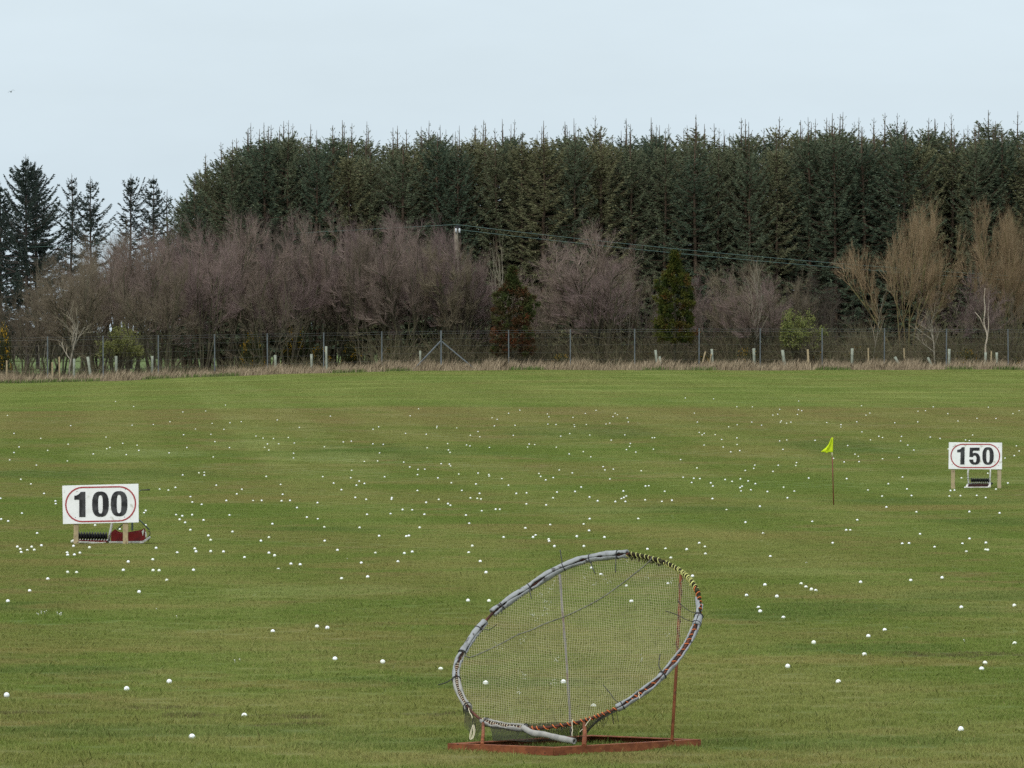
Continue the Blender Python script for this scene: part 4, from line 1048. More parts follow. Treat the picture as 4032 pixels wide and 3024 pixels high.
def guards():
    tube = worn('pale_tree_guard', (0.30, 0.325, 0.26), (0.22, 0.245, 0.195), 5, 0.4, 0.7, 0.7, 0.25, 0.0, (0.28, 0.30, 0.22), 16)
    # (u, foot v, top du, top v, width, kind, label)
    z1 = lambda x, y: (x * 1100 / 1659, 450 + y * 1100 / 1659); z2 = lambda x, y: (1000 + z1(x, y)[0], z1(x, y)[1]); z3 = lambda x, y: (2000 + z1(x, y)[0], z1(x, y)[1])
    z4 = lambda x, y: (3000 + x * 1032 / 1489, 400 + y * 1032 / 1489)
    T = [(z1(438, 1530), z1(441, 1452), .11, 'g', 'short pale tree guard under the leftmost bushy trees'), (z1(543, 1530), z1(521, 1440), .13, 'g', 'leaning pale tree guard left of the budding green bush'),
         (z1(691, 1525), z1(690, 1436), .13, 'g', 'upright pale tree guard under the budding green bush'), (z1(903, 1525), z1(904, 1435), .11, 'g', 'narrow pale tree guard right of the budding green bush'),
         (z1(1636, 1530), z1(1634, 1430), .12, 'g', 'pale tree guard left of the dark twin stems in the thicket'), (z2(130, 1530), z2(126, 1430), .12, 'g', 'pale tree guard beside the second fence post of the open thicket'),
         (z2(343, 1490), z2(341, 1424), .12, 'g', 'pale tree guard in the gap left of the open thicket stems'), (z2(432, 1475), z2(428, 1378), .11, 'g', 'tall pale tree guard just right of a fence post in the thicket'),
         (z2(988, 1445), z2(987, 1404), .10, 'g', 'small pale tree guard left of the braced fence post'), (z3(890, 1470), z3(876, 1400), .12, 'g', 'tilted pale tree guard left of the golden rusty conifer'),
         (z3(915, 1492), z3(900, 1438), .11, 'g', 'low leaning tree guard beneath the golden rusty conifer'), (z3(1219, 1478), z3(1210, 1394), .12, 'g', 'pale tree guard with a slanting stake right of the golden conifer'),
         (z3(1463, 1475), z3(1460, 1390), .14, 'g', 'stout pale tree guard left of the round grey thicket post'), (z3(1647, 1502), z3(1630, 1400), .15, 'g', 'leaning stout tree guard left of the yellow green bush'),
         (z4(511, 1505), z4(513, 1402), .13, 'g', 'upright pale tree guard left of the bare sapling'), (z4(795, 1496), z4(755, 1450), .13, 'g', 'tree guard lying almost flat beside the bare sapling'),
         (z4(974, 1500), z4(942, 1454), .12, 'g', 'half fallen tree guard below the orange willow'), (z4(1063, 1503), z4(1064, 1405), .13, 'g', 'pale tree guard touching the fence post below the willow'),
         (z4(1270, 1495), z4(1271, 1425), .12, 'g', 'grey guard round the foot of the white birch'), (z4(1335, 1495), z4(1334, 1425), .12, 'g', 'pale tree guard right of the white birch'),
         (z1(40, 1548), z1(40, 1462), .07, 's', 'grey wooden stake at the far left end of the fence'), (z1(313, 1525), z1(311, 1474), .08, 's', 'short wooden stake beside the leftmost fence post in view'),
         (z1(354, 1515), z1(352, 1440), .07, 's', 'thin wooden stake among the leftmost bushy trees'), (z3(1142, 1462), z3(1173, 1408), .07, 's', 'slanting wooden stake right of the golden conifer beside a post'), (z3(1188, 1476), z3(1208, 1422), .06, 's', 'propped stake leaning on the guard right of the golden conifer'),
         (z4(266, 1505), z4(261, 1408), .10, 's', 'brown square stake right of the yellow green bush'), (z4(606, 1495), z4(604, 1400), .06, 's', 'thin stake tied beside the bare sapling'),
         (z4(813, 1490), z4(806, 1402), .07, 's', 'pale stake right of the bare sapling'), (z4(1300, 1495), z4(1304, 1416), .06, 's', 'thin stake between birch and its guard')]
    for (u, v), (tu, tv), w, k, lab in T:
        d = fence_depth(u) + rnd.uniform(0.9, 1.6)
        x = X(u, d); f = Vector((x, d, gzf(x, d) - 0.03)); t = Vector((X(tu, d), d + rnd.uniform(-.1, .1), Z(tv, d))) - f
        f2 = f
        mb = MB(); ax = t.normalized()
        if k == 'g':
            n = 12; a = ax.cross(Vector((0, 1, 0))).normalized(); b = ax.cross(a); r = w / 2
            vs = []
            for s, rr in ((0, .93), (.33, .97), (.66, .96), (1, 1.06), (1, .90), (.75, .82), (0, .8)):
                for j in range(n):
                    q = 2 * math.pi * j / n
                    vs.append(t * s + (a * math.cos(q) + b * math.sin(q)) * r * rr)
            fs = [(i * n + j, i * n + (j + 1) % n, (i + 1) * n + (j + 1) % n, (i + 1) * n + j) for i in range(6) for j in range(n)]
            mb.add(vs, fs, True)
            o = mb.build('tree_guard', tube, None, f2); tag(o, lab, 'tree guard', 'tree guards behind the fence')
        else:
            mb.beam((0, 0, 0), t, w, w * .8, up=Vector((0, 1, 0))); o = mb.build('wooden_stake', WOOD, None, f2, bevel=0.006); tag(o, lab, 'stake', 'stakes behind the fence')

def power_line():
    d = 297.0; u = 1797
    x = X(u, d); g = gzf(x, d); base = Vector((x, d, g))
    root = empty('utility_pole', base, 0, 'weathered wooden electricity pole rising out of the purple thicket', 'utility pole')
    top = Z(893, d) - g
    wood = worn('pole_timber', (0.22, 0.195, 0.15), (0.15, 0.13, 0.10), 2.5, 0.4, 0.65, 0.85, 0.15, 0.2)
    mb = MB(); mb.tube([(0, 0, -.1), (.03, 0, top * .5), (-.02, 0, top)], [.15, .125, .10], 12); mb.build('pole_shaft', wood, root)
    mb = MB(); mb.box((0.06, -.13, top - .02), (.30, .06, .10)); mb.build('bracket', mat('dark_bracket', (0.03, 0.03, 0.035), .6), root)
    for dx in (-.02, .16):
        mb = MB(); mb.tube([(dx, -.15, top - .08), (dx, -.15, top - .16), (dx, -.15, top - .22), (dx, -.15, top - .30)], [.03, .06, .035, .055], 10); mb.build('insulator', mat('white_porcelain', (0.62, 0.66, 0.68), .3, .5), root)
    mb = MB(); mb.tube([(-.02, -.15, top + .08), (.1, -.15, top + .06), (.2, -.15, top - .05)], .03, 6); mb.build('cable_clamp', mat('clamp_black', (0.02, 0.02, 0.025), .6), root)
    wm = mat('green_cable', (0.07, 0.130, 0.115), 0.5, 0.4)
    for lab, v0, a1, a2, side in (('upper of the two long green cables running right from the pole', 884, .1225, 1.36e-5, 1), ('lower of the two long green cables running right from the pole', 903, .120, 1.30e-5, 1), ('single green cable running left from the pole into the thicket', 884, .055, 1.0e-6, -1)):
        pts = []
        for i in range(41):
            du = i / 40 * (8900 if side > 0 else 3000)
            v = v0 + a1 * du - a2 * du * du
            uu = u + side * du
            dd = d - .15 + (0 if side > 0 else du * .022)
            pts.append(Vector((X(uu, dd), dd, Z(v, dd))) - base)
        mb = MB(); mb.tube(pts, 0.0115, 6); o = mb.build('power_cable', wm, None, base); tag(o, lab, 'cable', 'overhead cables')

def gull():
    d = 640.0
    p = Vector((X(44, d), d, Z(361, d)))
    k = d / F * 28 / 400   # picture units of the close-up
    mb = MB(); Q = lambda x, y, dy=0: Vector(((x - 680) * k, dy, -(y - 475) * k))
    body = [Q(600, 462, -.1), Q(640, 472, -.05), Q(680, 480, 0), (Q(720, 478, .05))]
    mb.tube(body, [.02, .07, .085, .02], 10)
    for w in ([(660, 470), (600, 450), (570, 440), (530, 490), (490, 545)], [(690, 470), (705, 420), (725, 380), (780, 380), (870, 398)]):
        n = len(w); vs = []; wd = [.11, .11, .10, .075, .01]
        for (a, b), h in zip(w, wd):
            for dy, dz in ((-h, 0), (0, .018), (h, 0), (0, -.014)): vs.append(Q(a, b, dy) + Vector((0, 0, dz)))
        fs = [(i * 4 + j, i * 4 + (j + 1) % 4, i * 4 + 4 + (j + 1) % 4, i * 4 + 4 + j) for i in range(n - 1) for j in range(4)] + [(0, 1, 2, 3)]
        mb.add(vs, fs, True)
    o = mb.build('gull', mat('gull_haze_grey', (0.30, 0.33, 0.36), .8), None, p); tag(o, 'small grey gull gliding in the sky at far left', 'bird')  # distance haze is put into the bird's grey colour
# ------------------------------------------------------------------ vegetation makers
def unit(a):
    return a / np.maximum(1e-9, np.linalg.norm(a, axis=-1, keepdims=True))

def diamonds(P, D, L, W, rng, cross=True):
    """needle sprays: long thin diamonds (two crossed) from P along D"""
    r = unit(np.cross(D, rng.normal(size=D.shape))); q = unit(np.cross(D, r))
    tip = P + D * L[:, None]; mid = P + D * (L * 0.45)[:, None]
    out = []
    for s in ((r, q) if cross else (r,)):
        out.append(np.stack([P, mid + s * W[:, None], tip, mid - s * W[:, None]], 1))
    V = np.concatenate(out, 0)
    return V.reshape(-1, 3), np.arange(len(V) * 4).reshape(-1, 4), len(out)

def prisms(segs, k=3):
    """segs: array (n, 8) p0 p1 r0 r1 -> k-sided sticks"""
    S = np.asarray(segs, float); p0, p1 = S[:, 0:3], S[:, 3:6]
    t = unit(p1 - p0); a = unit(np.cross(t, np.where(np.abs(t[:, 2:3]) < 0.9, [[0, 0, 1.0]], [[1.0, 0, 0]]))); b = np.cross(t, a)
    rings = []
    for p, r in ((p0, S[:, 6]), (p1, S[:, 7])):
        for j in range(k):
            q = 2 * math.pi * j / k
            rings.append(p + (a * math.cos(q) + b * math.sin(q)) * r[:, None])
    V = np.stack(rings, 1).reshape(-1, 3)
    o = np.arange(len(S))[:, None, None] * 2 * k
    f = np.array([[j, (j + 1) % k, k + (j + 1) % k, k + j] for j in range(k)])[None]
    return V, (o + f).reshape(-1, 4)

def spruce(seed, H, Rm, z0, dens, leader, sparse=0.0, lop=0.0, full=False):
    """returns (trunk mesh data, crown mesh data): whorled branches with hanging side sprays"""
    rng = np.random.default_rng(seed)
    wood, P, D, L, W, T = [], [], [], [], [], []
    # stem
    n = 12; ox = np.cumsum(rng.normal(0, .02, n + 1)); oy = np.cumsum(rng.normal(0, .02, n + 1)); ox -= ox[0]; oy -= oy[0]
    zz = np.linspace(0, H, n + 1)
    rad = lambda z: 0.02 + 0.0095 * H * (1 - z / H) ** 0.9
    axis = lambda z: np.array([np.interp(z, zz, ox), np.interp(z, zz, oy), z])
    for i in range(n):
        wood.append([*axis(zz[i]), *axis(zz[i + 1]), rad(zz[i]), max(.008, rad(zz[i + 1]) if i < n - 1 else .008)])
    z = z0; top = H - leader
    while z < H - 0.25:
        t = min(1, (z - z0) / (top - z0))
        bare = z > top
        nb = rng.integers(5, 8) if not bare else rng.integers(1, 4)
        az0 = rng.uniform(0, 6.28)
        for j in range(nb):
            if rng.random() < sparse * (0.4 + 0.8 * rng.random()): continue
            az = az0 + 6.28 * j / nb + rng.normal(0, .25)
            if bare: ln = min(0.42, (H - z) * 0.45) * rng.uniform(.4, 1.1); el = rng.uniform(.6, 1.1)
            else:
                ln = ((Rm * (1 - math.exp(-(top - z + .25) / 1.25)) * (0.8 + 0.2 * min(1, t * 5)) if full else Rm * (1 - t) ** 0.75 * (0.55 + 0.45 * min(1, t * 5))) + 0.22) * (rng.uniform(.65, 1.15) if full else rng.uniform(.4, 1.2)) * (1 + lop * math.cos(az - 1))
                el = -0.25 + 0.95 * t + rng.normal(0, .12 if full else .2) + (0 if full else .12)
            d = np.array([math.cos(az) * math.cos(el), math.sin(az) * math.cos(el), math.sin(el)])
            p0 = axis(z)
            curl = np.array([0, 0, 1.0]) * ln * (0.16 if not bare else .1)
            pt = lambda s: p0 + d * ln * s + curl * (s * s) - np.array([0, 0, .10 * ln * math.sin(s * 3.1)])
            for a, b in ((0, .5), (.5, 1)):
                wood.append([*pt(a), *pt(b), (.010 + .008 * ln) * (1.1 - a), (.010 + .008 * ln) * (1.1 - b) * .8])
            if bare:
                m = rng.integers(0, 3); s0 = 0.3
            else:
                m = int(dens * (4 + ln * 17)); s0 = 0.12 + sparse * 0.25
            side = np.array([-d[1], d[0], 0]); side = side / max(1e-6, np.linalg.norm(side))
            for _ in range(m):
                s = s0 + (1 - s0) * rng.random()
                sg = rng.choice([-1, 1]); q = rng.uniform(.5, 1.1)
                dd = d * math.cos(q) + side * sg * math.sin(q) + np.array([0, 0, rng.normal(-.22, .28)])
                P.append(pt(s)); D.append(dd); L.append(rng.uniform(.16, .34) * (1.15 - .45 * s) * (0.7 + 0.3 * min(1, ln)) * (0.5 if bare else 1)); W.append(rng.uniform(.016, .034) * (0.6 if bare else 1)); T.append(rng.random())
            P.append(pt(.92)); D.append(d + np.array([0, 0, .35])); L.append(rng.uniform(.14, .24) * (.6 if bare else 1)); W.append(.02); T.append(rng.random())
        z += rng.uniform(.26, .40) if not bare else rng.uniform(.25, .5)
    P, D, L, W, T = map(np.array, (P, D, L, W, T))
    V, Q, c = diamonds(P, unit(D), L, W, rng)
    return prisms(wood, 5), (V, Q, np.tile(np.repeat(T, 4), c))

def grow_tree(seed, H, stems, tilt, levels, nkids, ratio, spread, lift, r0, base_w=0.3, wob=0.12, first=0.25):
    """bare broadleaf tree; returns (thick wood segments, twig segments)"""
    rg = random.Random(seed); thick, fine, tips = [], [], []
    def rv(): return Vector((rg.gauss(0, 1), rg.gauss(0, 1), rg.gauss(0, 1)))
    def go(p, d, ln, r, lv):
        n = 4 if lv == 0 else (3 if lv < levels - 1 else 2 if lv < levels else 1)
        nodes = [(p, d, r)]
        r1 = r * (0.42 if lv < levels else .5)
        for i in range(n):
            d = (d + rv() * wob + Vector((0, 0, lift[min(lv, len(lift) - 1)]))).normalized()
            q = p + d * (ln / n)
            ra = r + (r1 - r) * i / n; rb = r + (r1 - r) * (i + 1) / n
            (thick if lv < 2 else fine).append([*p, *q, ra, rb])
            p = q; nodes.append((p, d, rb))
        if lv >= levels:
            tips.append((p.copy(), d.copy())); return
        k = nkids[min(lv, len(nkids) - 1)]
        for j in range(k):
            fs = first if lv > 1 else max(first, (.36, .28)[lv])
            s = fs + (1 - fs) * (j + rg.random()) / k
            f = s * n; i = min(n - 1, int(f)); w = f - i
            pp = nodes[i][0].lerp(nodes[i + 1][0], w); dd = nodes[i + 1][1]; rr = nodes[i][2] + (nodes[i + 1][2] - nodes[i][2]) * w
            a = rv(); a = (a - dd * a.dot(dd)).normalized()
            sp = spread[min(lv, len(spread) - 1)] * rg.uniform(.6, 1.3)
            nd = (dd * math.cos(sp) + a * math.sin(sp)).normalized()
            if nd.z < -0.15: nd.z *= -0.3; nd.normalize()
            go(pp, nd, ln * ratio[min(lv, len(ratio) - 1)] * rg.uniform(.6, 1.15) * (1.1 - .35 * s), min(rr * .75, r * .6) * (1 if lv < 2 else .8), lv + 1)
    for i in range(stems):
        az = 6.283 * (i + rg.random() * .7) / stems
        tl = (tilt * rg.uniform(.35, 1.15)) if stems > 1 else rg.uniform(0, .08)
        d = Vector((math.cos(az) * math.sin(tl), math.sin(az) * math.sin(tl), math.cos(tl)))
        o = Vector((math.cos(az), math.sin(az), 0)) * base_w * rg.random() * (stems > 1)
        go(o + Vector((0, 0, -.15)), d, H * 0.55 * rg.uniform(.8, 1.05), r0 * rg.uniform(.7, 1.1), 0)
    return thick, fine, tips

def tree_meshes(name, thick, fine, rng, scale_to=None):
    th, fi = np.array(thick), np.array(fine)
    zmax = np.percentile(fi[:, 5], 98.5)
    if scale_to:
        k = scale_to / zmax; th[:, :6] *= k; fi[:, :6] *= k
    Vt, Qt = prisms(th, 5); Vf, Qf = prisms(fi, 3)
    tint = np.repeat(rng.random(len(fi)), 6)
    return np_mesh(name + '_trunk', Vt, Qt, smooth=True), np_mesh(name + '_crown', Vf, Qf, tint=tint)

def leaf_cloud(P, rng, n_each, spread, size):
    P = np.repeat(P, n_each, 0) + rng.normal(0, spread, (len(P) * n_each, 3))
    D = unit(rng.normal(size=P.shape) + np.array([0, 0, .4])); L = rng.uniform(.6, 1.3, len(P)) * size
    V, Q, c = diamonds(P, D, L, L * .32, rng, cross=False)
    return V, Q, np.repeat(rng.random(len(P)), 4)

ORDW = ['leftmost', 'second from left', 'third from left', 'fourth from left', 'fifth from left', 'sixth from left', 'seventh from left', 'eighth from left', 'ninth from left', 'tenth from left', 'eleventh from left', 'twelfth from left', 'thirteenth from left']

def plantation():
    bark = worn('spruce_bark', (0.105, 0.074, 0.050), (0.075, 0.058, 0.042), 3, .4, .6, .9, .1)
    need = tinted('spruce_needles', [(0.080, 0.116, 0.080), (0.110, 0.155, 0.102), (0.138, 0.185, 0.122), (0.168, 0.200, 0.122)], 0.9, 0.1, 0.65, (0.185, 0.160, 0.078))
    protos = []
    for i in range(9):
        rng = np.random.default_rng(60 + i)
        (Vt, Qt), (Vc, Qc, T) = spruce(100 + i, 13.0, rng.uniform(1.35, 1.75), 1.5, 1.45, rng.uniform(.8, 1.5), 0.02, 0.0, True)
        tm = np_mesh('spruce_trunk', Vt, Qt, smooth=True); cm = np_mesh('spruce_crown', Vc, Qc, tint=T)
        tm.materials.append(bark); cm.materials.append(need); protos.append((tm, cm))
    topv = lambda u: float(np.interp(u * 2212 / 4032, [300, 350, 395, 430, 470, 500, 545, 640, 800, 1000, 1200, 1400, 1650, 1900, 2212, 2500], [580, 510, 430, 360, 325, 298, 278, 278, 283, 277, 275, 268, 274, 262, 263, 266]) * 4032 / 2212)
    bands = [(0, 900, 'above the left purple thicket'), (900, 1330, 'left of the utility pole'), (1330, 1900, 'behind the utility pole'), (1900, 2450, 'behind the round alder'), (2450, 2800, 'behind the golden conifer'),
             (2800, 3330, 'left of the orange willow'), (3330, 3800, 'behind the orange willow'), (3800, 9000, 'at the right edge')]
    ranks = ['front', 'second', 'third', 'fourth', 'fifth', 'rear']
    items = []
    for r in range(6):
        d0 = 312 + r * 2.3
        x = X(640 + r * 20, d0) + (r % 2) * 0.8
        while x < X(4032, d0) + 8.5:
            d = d0 + rnd.uniform(-.7, .7); xx = x + rnd.uniform(-.35, .35)
            items.append((r, xx, d)); x += rnd.uniform(1.25, 1.85)
    cells = {}
    for r, x, d in items:
        u = CX + x / d * F
        b = next(i for i, q in enumerate(bands) if u < q[1]); cells.setdefault((r, b), []).append((x, d, u))
    for (r, b), L in cells.items():
        L.sort()
        for n, (x, d, u) in enumerate(L):
            g = gzf(x, d); h = (Z(topv(u), d) - g) * rnd.uniform(.95, 1.035) * (1 + 0.003 * r)
            tm, cm = rnd.choice(protos); s = h / 13.0
            lab = 'dark spruce in the plantation %s rank %s%s' % (ranks[r], bands[b][2], '' if len(L) == 1 else ', ' + ORDW[min(n, 12)])
            root = empty('spruce_tree', (x, d, g), rnd.uniform(0, 6.28), lab, 'spruce tree', 'plantation spruces')
            w = rnd.uniform(.82, 1.28); root.scale = (s * w, s * w, s)
            root.rotation_euler.x = rnd.uniform(-.02, .02); root.rotation_euler.y = rnd.uniform(-.02, .02)
            link('trunk', tm, None, root); link('crown', cm, None, root)
    # loose older conifers on the left
    need2 = tinted('old_spruce_needles', [(0.034, 0.052, 0.046), (0.056, 0.078, 0.066), (0.080, 0.100, 0.084)], .75, .25)
    bark2 = worn('old_spruce_bark', (0.095, 0.078, 0.068), (0.07, 0.058, 0.052), 3, .4, .6, .9, .1)
    z = lambda x, y: (x * 700 / 2212, 560 + y * 700 / 2212)
    S = [(z(340, 145), 4.3, .06, 2.8, 'tall broad dark conifer at left with the highest top', 0.0), (z(475, 235), 3.8, .08, 2.7, 'dark conifer leaning on the right side of the tallest left conifer', .3), (z(885, 385), 2.0, .4, 1.5, 'thin ragged conifer with a bare lower stem beside the tallest one', 0),
         (z(1140, 420), 2.8, .3, 1.8, 'ragged conifer with upswept arms in the middle of the left group', 0), (z(1625, 390), 2.8, .36, 1.6, 'sparse conifer with a broken left side above the brown thicket', .5), (z(1915, 405), 2.6, .24, 1.8, 'small conifer next to the plantation edge', 0),
         (z(10, 480), 3.0, .08, 2.6, 'dark conifer cut off by the left edge of the picture', 0), ((660, 745), 1.7, .2, 1.1, 'short conifer filling the plantation corner', 0)]
    for i, ((u, v), w, sp, dn, lab, lop) in enumerate(S):
        d = 335 + (i * 37 % 11); x = X(u, d); g = gzf(x, d); h = Z(v, d) - g
        (Vt, Qt), (Vc, Qc, T) = spruce(300 + i, h, w, h * (0.18 if i in (0, 1, 6) else .34), dn, .5, sp, lop)
        root = empty('conifer_tree', (x, d, g), 0, lab, 'conifer', 'loose conifers on the left')
        tm = np_mesh('conifer_trunk', Vt, Qt, smooth=True); cm = np_mesh('conifer_crown', Vc, Qc, tint=T)
        link('trunk', tm, bark2, root); link('crown', cm, need2, root)

def broadleaf():
    rng = np.random.default_rng(21)
    barkd = worn('dark_bark', (0.066, 0.058, 0.041), (0.105, 0.100, 0.060), 2.5, .4, .65, .9, .1)
    barkp = worn('pale_bark', (0.24, 0.22, 0.17), (0.17, 0.155, 0.12), 3, .4, .65, .9, .1)
    purple = tinted('purple_twigs', [(0.155, 0.112, 0.102), (0.205, 0.146, 0.136), (0.255, 0.180, 0.172), (0.29, 0.222, 0.198)], .8, .25, .6, (0.15, 0.122, 0.085))
    brown = tinted('brown_twigs', [(0.12, 0.098, 0.070), (0.17, 0.137, 0.10), (0.22, 0.18, 0.125)], .85, .2, .4, (0.13, 0.115, 0.065))
    dark = tinted('dark_twigs', [(0.055, 0.045, 0.036), (0.085, 0.07, 0.055), (0.11, 0.09, 0.07)], .85, .2)
    orange = tinted('orange_twigs', [(0.185, 0.128, 0.072), (0.25, 0.182, 0.104), (0.31, 0.232, 0.142)], .8, .2)
    pale = tinted('pale_twigs', [(0.24, 0.21, 0.15), (0.32, 0.28, 0.20)], .85, .2)
    def proto(kind, seed):
        if kind == 'alder': th, fi, tips = grow_tree(seed, 7, 6, .58, 4, [6, 7, 7, 8], [.52, .56, .60, .74], [.72, .70, .64, .58], [.01, .015, .04, .06, .09], .115, .3, .12, .2)
        elif kind == 'scrub': th, fi, tips = grow_tree(seed, 5, 6, .62, 4, [5, 5, 5, 5], [.52, .55, .6, .65], [.7, .7, .65, .6], [.0, .02, .05, .08], .06, .5, .16)
        elif kind == 'willow': th, fi, tips = grow_tree(seed, 8, 7, .55, 4, [7, 7, 8, 8], [.55, .58, .64, .74], [.58, .52, .46, .40], [.03, .07, .11, .15], .075, .4, .10)
        elif kind == 'ash': th, fi, tips = grow_tree(seed, 7, 2, .16, 3, [7, 5, 4], [.50, .5, .5], [.5, .5, .45], [.05, .14, .2], .065, .2, .1, .3)
        elif kind == 'sapling': th, fi, tips = grow_tree(seed, 5, 1, .1, 4, [9, 5, 4, 3], [.42, .5, .5, .5], [.75, .6, .5, .5], [.1, .08, .1], .07, .1, .1, .3)
        else: th, fi, tips = grow_tree(seed, 6, 1, .1, 4, [10, 6, 5, 4], [.42, .5, .55, .6], [.6, .55, .5, .45], [.1, .08, .08, .05], .07, .1, .1, .3)
        return tree_meshes(kind, th, fi, rng, 1.0 * 7), tips
    lib = {}
    for kind, n in (('alder', 6), ('scrub', 4), ('willow', 2), ('ash', 2), ('sapling', 2), ('birch', 2)):
        lib[kind] = [proto(kind, 500 + 17 * i + len(kind))[0] for i in range(n)]
    cache = {}
    def plant(name, kind, i, u, vtop, d, wid, tm, bm_, lab, cat, group, vb=None, aspect=None):
        x = X(u, d); g = gzf(x, d); h = Z(vtop, d) - g
        a, b = lib[kind][i % len(lib[kind])]
        key = (a.name, b.name, tm.name, bm_.name)
        if key not in cache:
            a2, b2 = a.copy(), b.copy(); a2.materials.clear(); b2.materials.clear(); a2.materials.append(bm_); b2.materials.append(tm); cache[key] = (a2, b2)
        a2, b2 = cache[key]
        co = np.empty(len(b.vertices) * 3, np.float32); b.vertices.foreach_get('co', co); co = co.reshape(-1, 3)
        w0 = np.percentile(np.abs(co[:, 0]), 97) * 2
        s = h / 7.0; sx = wid * d / F / w0
        root = empty(name, (x, d, g), rnd.uniform(-.5, .5) + (math.pi if rnd.random() < .5 else 0), lab, cat, group)
        root.scale = (sx, 0.5 * (sx + s), s)
        link('trunk', a2, None, root); link('crown', b2, None, root)
    W = 4032 / 2212
    G1 = 'bare bushy trees behind the fence'
    # (u, top v, crown width) in units of the 2212-wide view, distance, kind, twig colour, label
    L = [(15, 590, 120, 292, 'scrub', brown, 'bare brown thicket tree cut off by the left edge'), (80, 600, 120, 296, 'scrub', brown, 'low bare brown tree under the dark left conifers'),
         (135, 560, 150, 291, 'alder', brown, 'grey brown bushy tree at the left end of the thicket'), (195, 520, 150, 299, 'alder', brown, 'brown bushy tree sloping up towards the conifer group'),
         (250, 500, 150, 302, 'alder', brown, 'olive brown tree standing below the ragged middle conifer'), (300, 480, 140, 305, 'birch', brown, 'brown birch with pale stems below the plantation corner'),
         (330, 515, 170, 292, 'alder', purple, 'purple twigged tree right of the budding green bush'), (410, 492, 160, 296, 'alder', purple, 'purple tree left of the highest point of the first thicket'),
         (475, 462, 170, 298, 'alder', purple, 'tallest pinkish purple tree of the first thicket'), (535, 495, 150, 294, 'alder', purple, 'purple tree at the right shoulder of the first thicket'),
         (585, 570, 110, 290, 'scrub', brown, 'lower brown bush in the dip between the two thickets'), (590, 478, 120, 303, 'alder', dark, 'dark grey tree behind the dip between the two thickets'),
         (650, 470, 160, 299, 'alder', purple, 'purple tree at the left shoulder of the second thicket'), (715, 464, 160, 296, 'alder', purple, 'pink twigged tree just left of the second thicket top'),
         (785, 480, 160, 293, 'alder', purple, 'purple tree with open dark stems in the second thicket middle'), (850, 466, 160, 299, 'alder', purple, 'purple tree with the highest top of the second thicket'),
         (920, 490, 150, 294, 'alder', purple, 'purple tree just left of the utility pole'), (985, 520, 140, 291, 'alder', brown, 'dark bushy tree hiding the foot of the utility pole'),
         (1035, 560, 120, 293, 'alder', purple, 'purple tree at the right end of the second thicket'), (1165, 580, 120, 295, 'alder', purple, 'purple grey tree right of the rusty conifer'),
         (1215, 640, 130, 290, 'scrub', brown, 'low brown bush below the round alder'), (1265, 492, 190, 292, 'alder', purple, 'wide round topped alder midway between the two small conifers'),
         (1350, 575, 110, 296, 'alder', brown, 'grey brown tree behind the pale upright ash'), (1395, 600, 90, 293, 'scrub', purple, 'purple bush left of the golden conifer'),
         (1525, 600, 110, 295, 'alder', purple, 'low purple tree right of the golden conifer'), (1600, 575, 150, 292, 'alder', brown, 'grey tree with arching twigs right of the golden conifer'),
         (1690, 575, 170, 295, 'alder', brown, 'grey brown tree behind the yellow green bush'), (1760, 600, 110, 298, 'alder', dark, 'dark twigged tree left of the orange willow'),
         (1830, 655, 110, 293, 'scrub', dark, 'low dark bush left of the bare sapling'), (2040, 610, 110, 291, 'scrub', purple, 'grey purple bush in front of the orange willow'), (2110, 595, 120, 293, 'alder', purple, 'deep purple tree behind the white birch')]
    L += [(50, 640, 150, 286, 'alder', brown, 'brown bushy tree low at the far left end'), (105, 600, 150, 290, 'alder', brown, 'grey brown tree right of the far left gorse'), (165, 560, 160, 284, 'alder', brown, 'brown tree rising behind the thin pale sapling'),
          (215, 530, 160, 294, 'alder', purple, 'purplish brown tree left of the budding green bush'), (285, 505, 160, 289, 'alder', purple, 'reddish brown tree right above the budding green bush'), (235, 600, 140, 283, 'scrub', brown, 'brown scrub close behind the budding green bush'),
          (350, 560, 150, 285, 'alder', brown, 'dark brown tree with low branches at the first thicket front'), (560, 560, 150, 287, 'scrub', brown, 'brown scrub at the right end of the first thicket'),
          (270, 520, 150, 296, 'alder', brown, 'olive brown tree just above the budding green bush'), (370, 500, 150, 301, 'alder', purple, 'purple tree behind the left part of the first thicket'), (440, 505, 150, 291, 'alder', purple, 'reddish tree at the front of the first thicket'),
          (505, 500, 150, 302, 'alder', brown, 'brown tree behind the right part of the first thicket'), (625, 520, 150, 293, 'alder', purple, 'purple tree at the front left of the second thicket'), (690, 500, 150, 303, 'alder', brown, 'brown tree at the back of the second thicket'),
          (750, 490, 150, 300, 'alder', purple, 'pinkish tree at the back of the second thicket middle'), (815, 505, 150, 291, 'alder', brown, 'brown tree with many forked stems in the second thicket front'), (885, 500, 150, 290.5, 'alder', purple, 'purple tree at the front left of the braced post'),
          (978, 506, 130, 291, 'alder', purple, 'purple tree covering the middle of the utility pole'), (1005, 545, 120, 293, 'alder', purple, 'dark purple tree right above the braced post'), (1240, 560, 150, 297, 'alder', brown, 'grey tree behind the round alder'),
          (1300, 560, 150, 290.5, 'alder', purple, 'purple grey tree at the front right of the round alder'), (1560, 620, 130, 289.5, 'scrub', purple, 'grey purple scrub low on the right of the golden conifer'), (1650, 590, 150, 290, 'alder', purple, 'twiggy grey tree in front of the curved pale ash'),
          (1990, 640, 130, 296, 'scrub', brown, 'brown scrub under the orange willow'), (2170, 620, 140, 290, 'scrub', brown, 'brown scrub under the second orange willow')]
    for i, (u, v, w, d, k, tm, lab) in enumerate(L):
        plant('bushy_tree', k, i, u * W, v * W, d, w * W * 1.2, tm, barkd, lab, 'tree', G1)
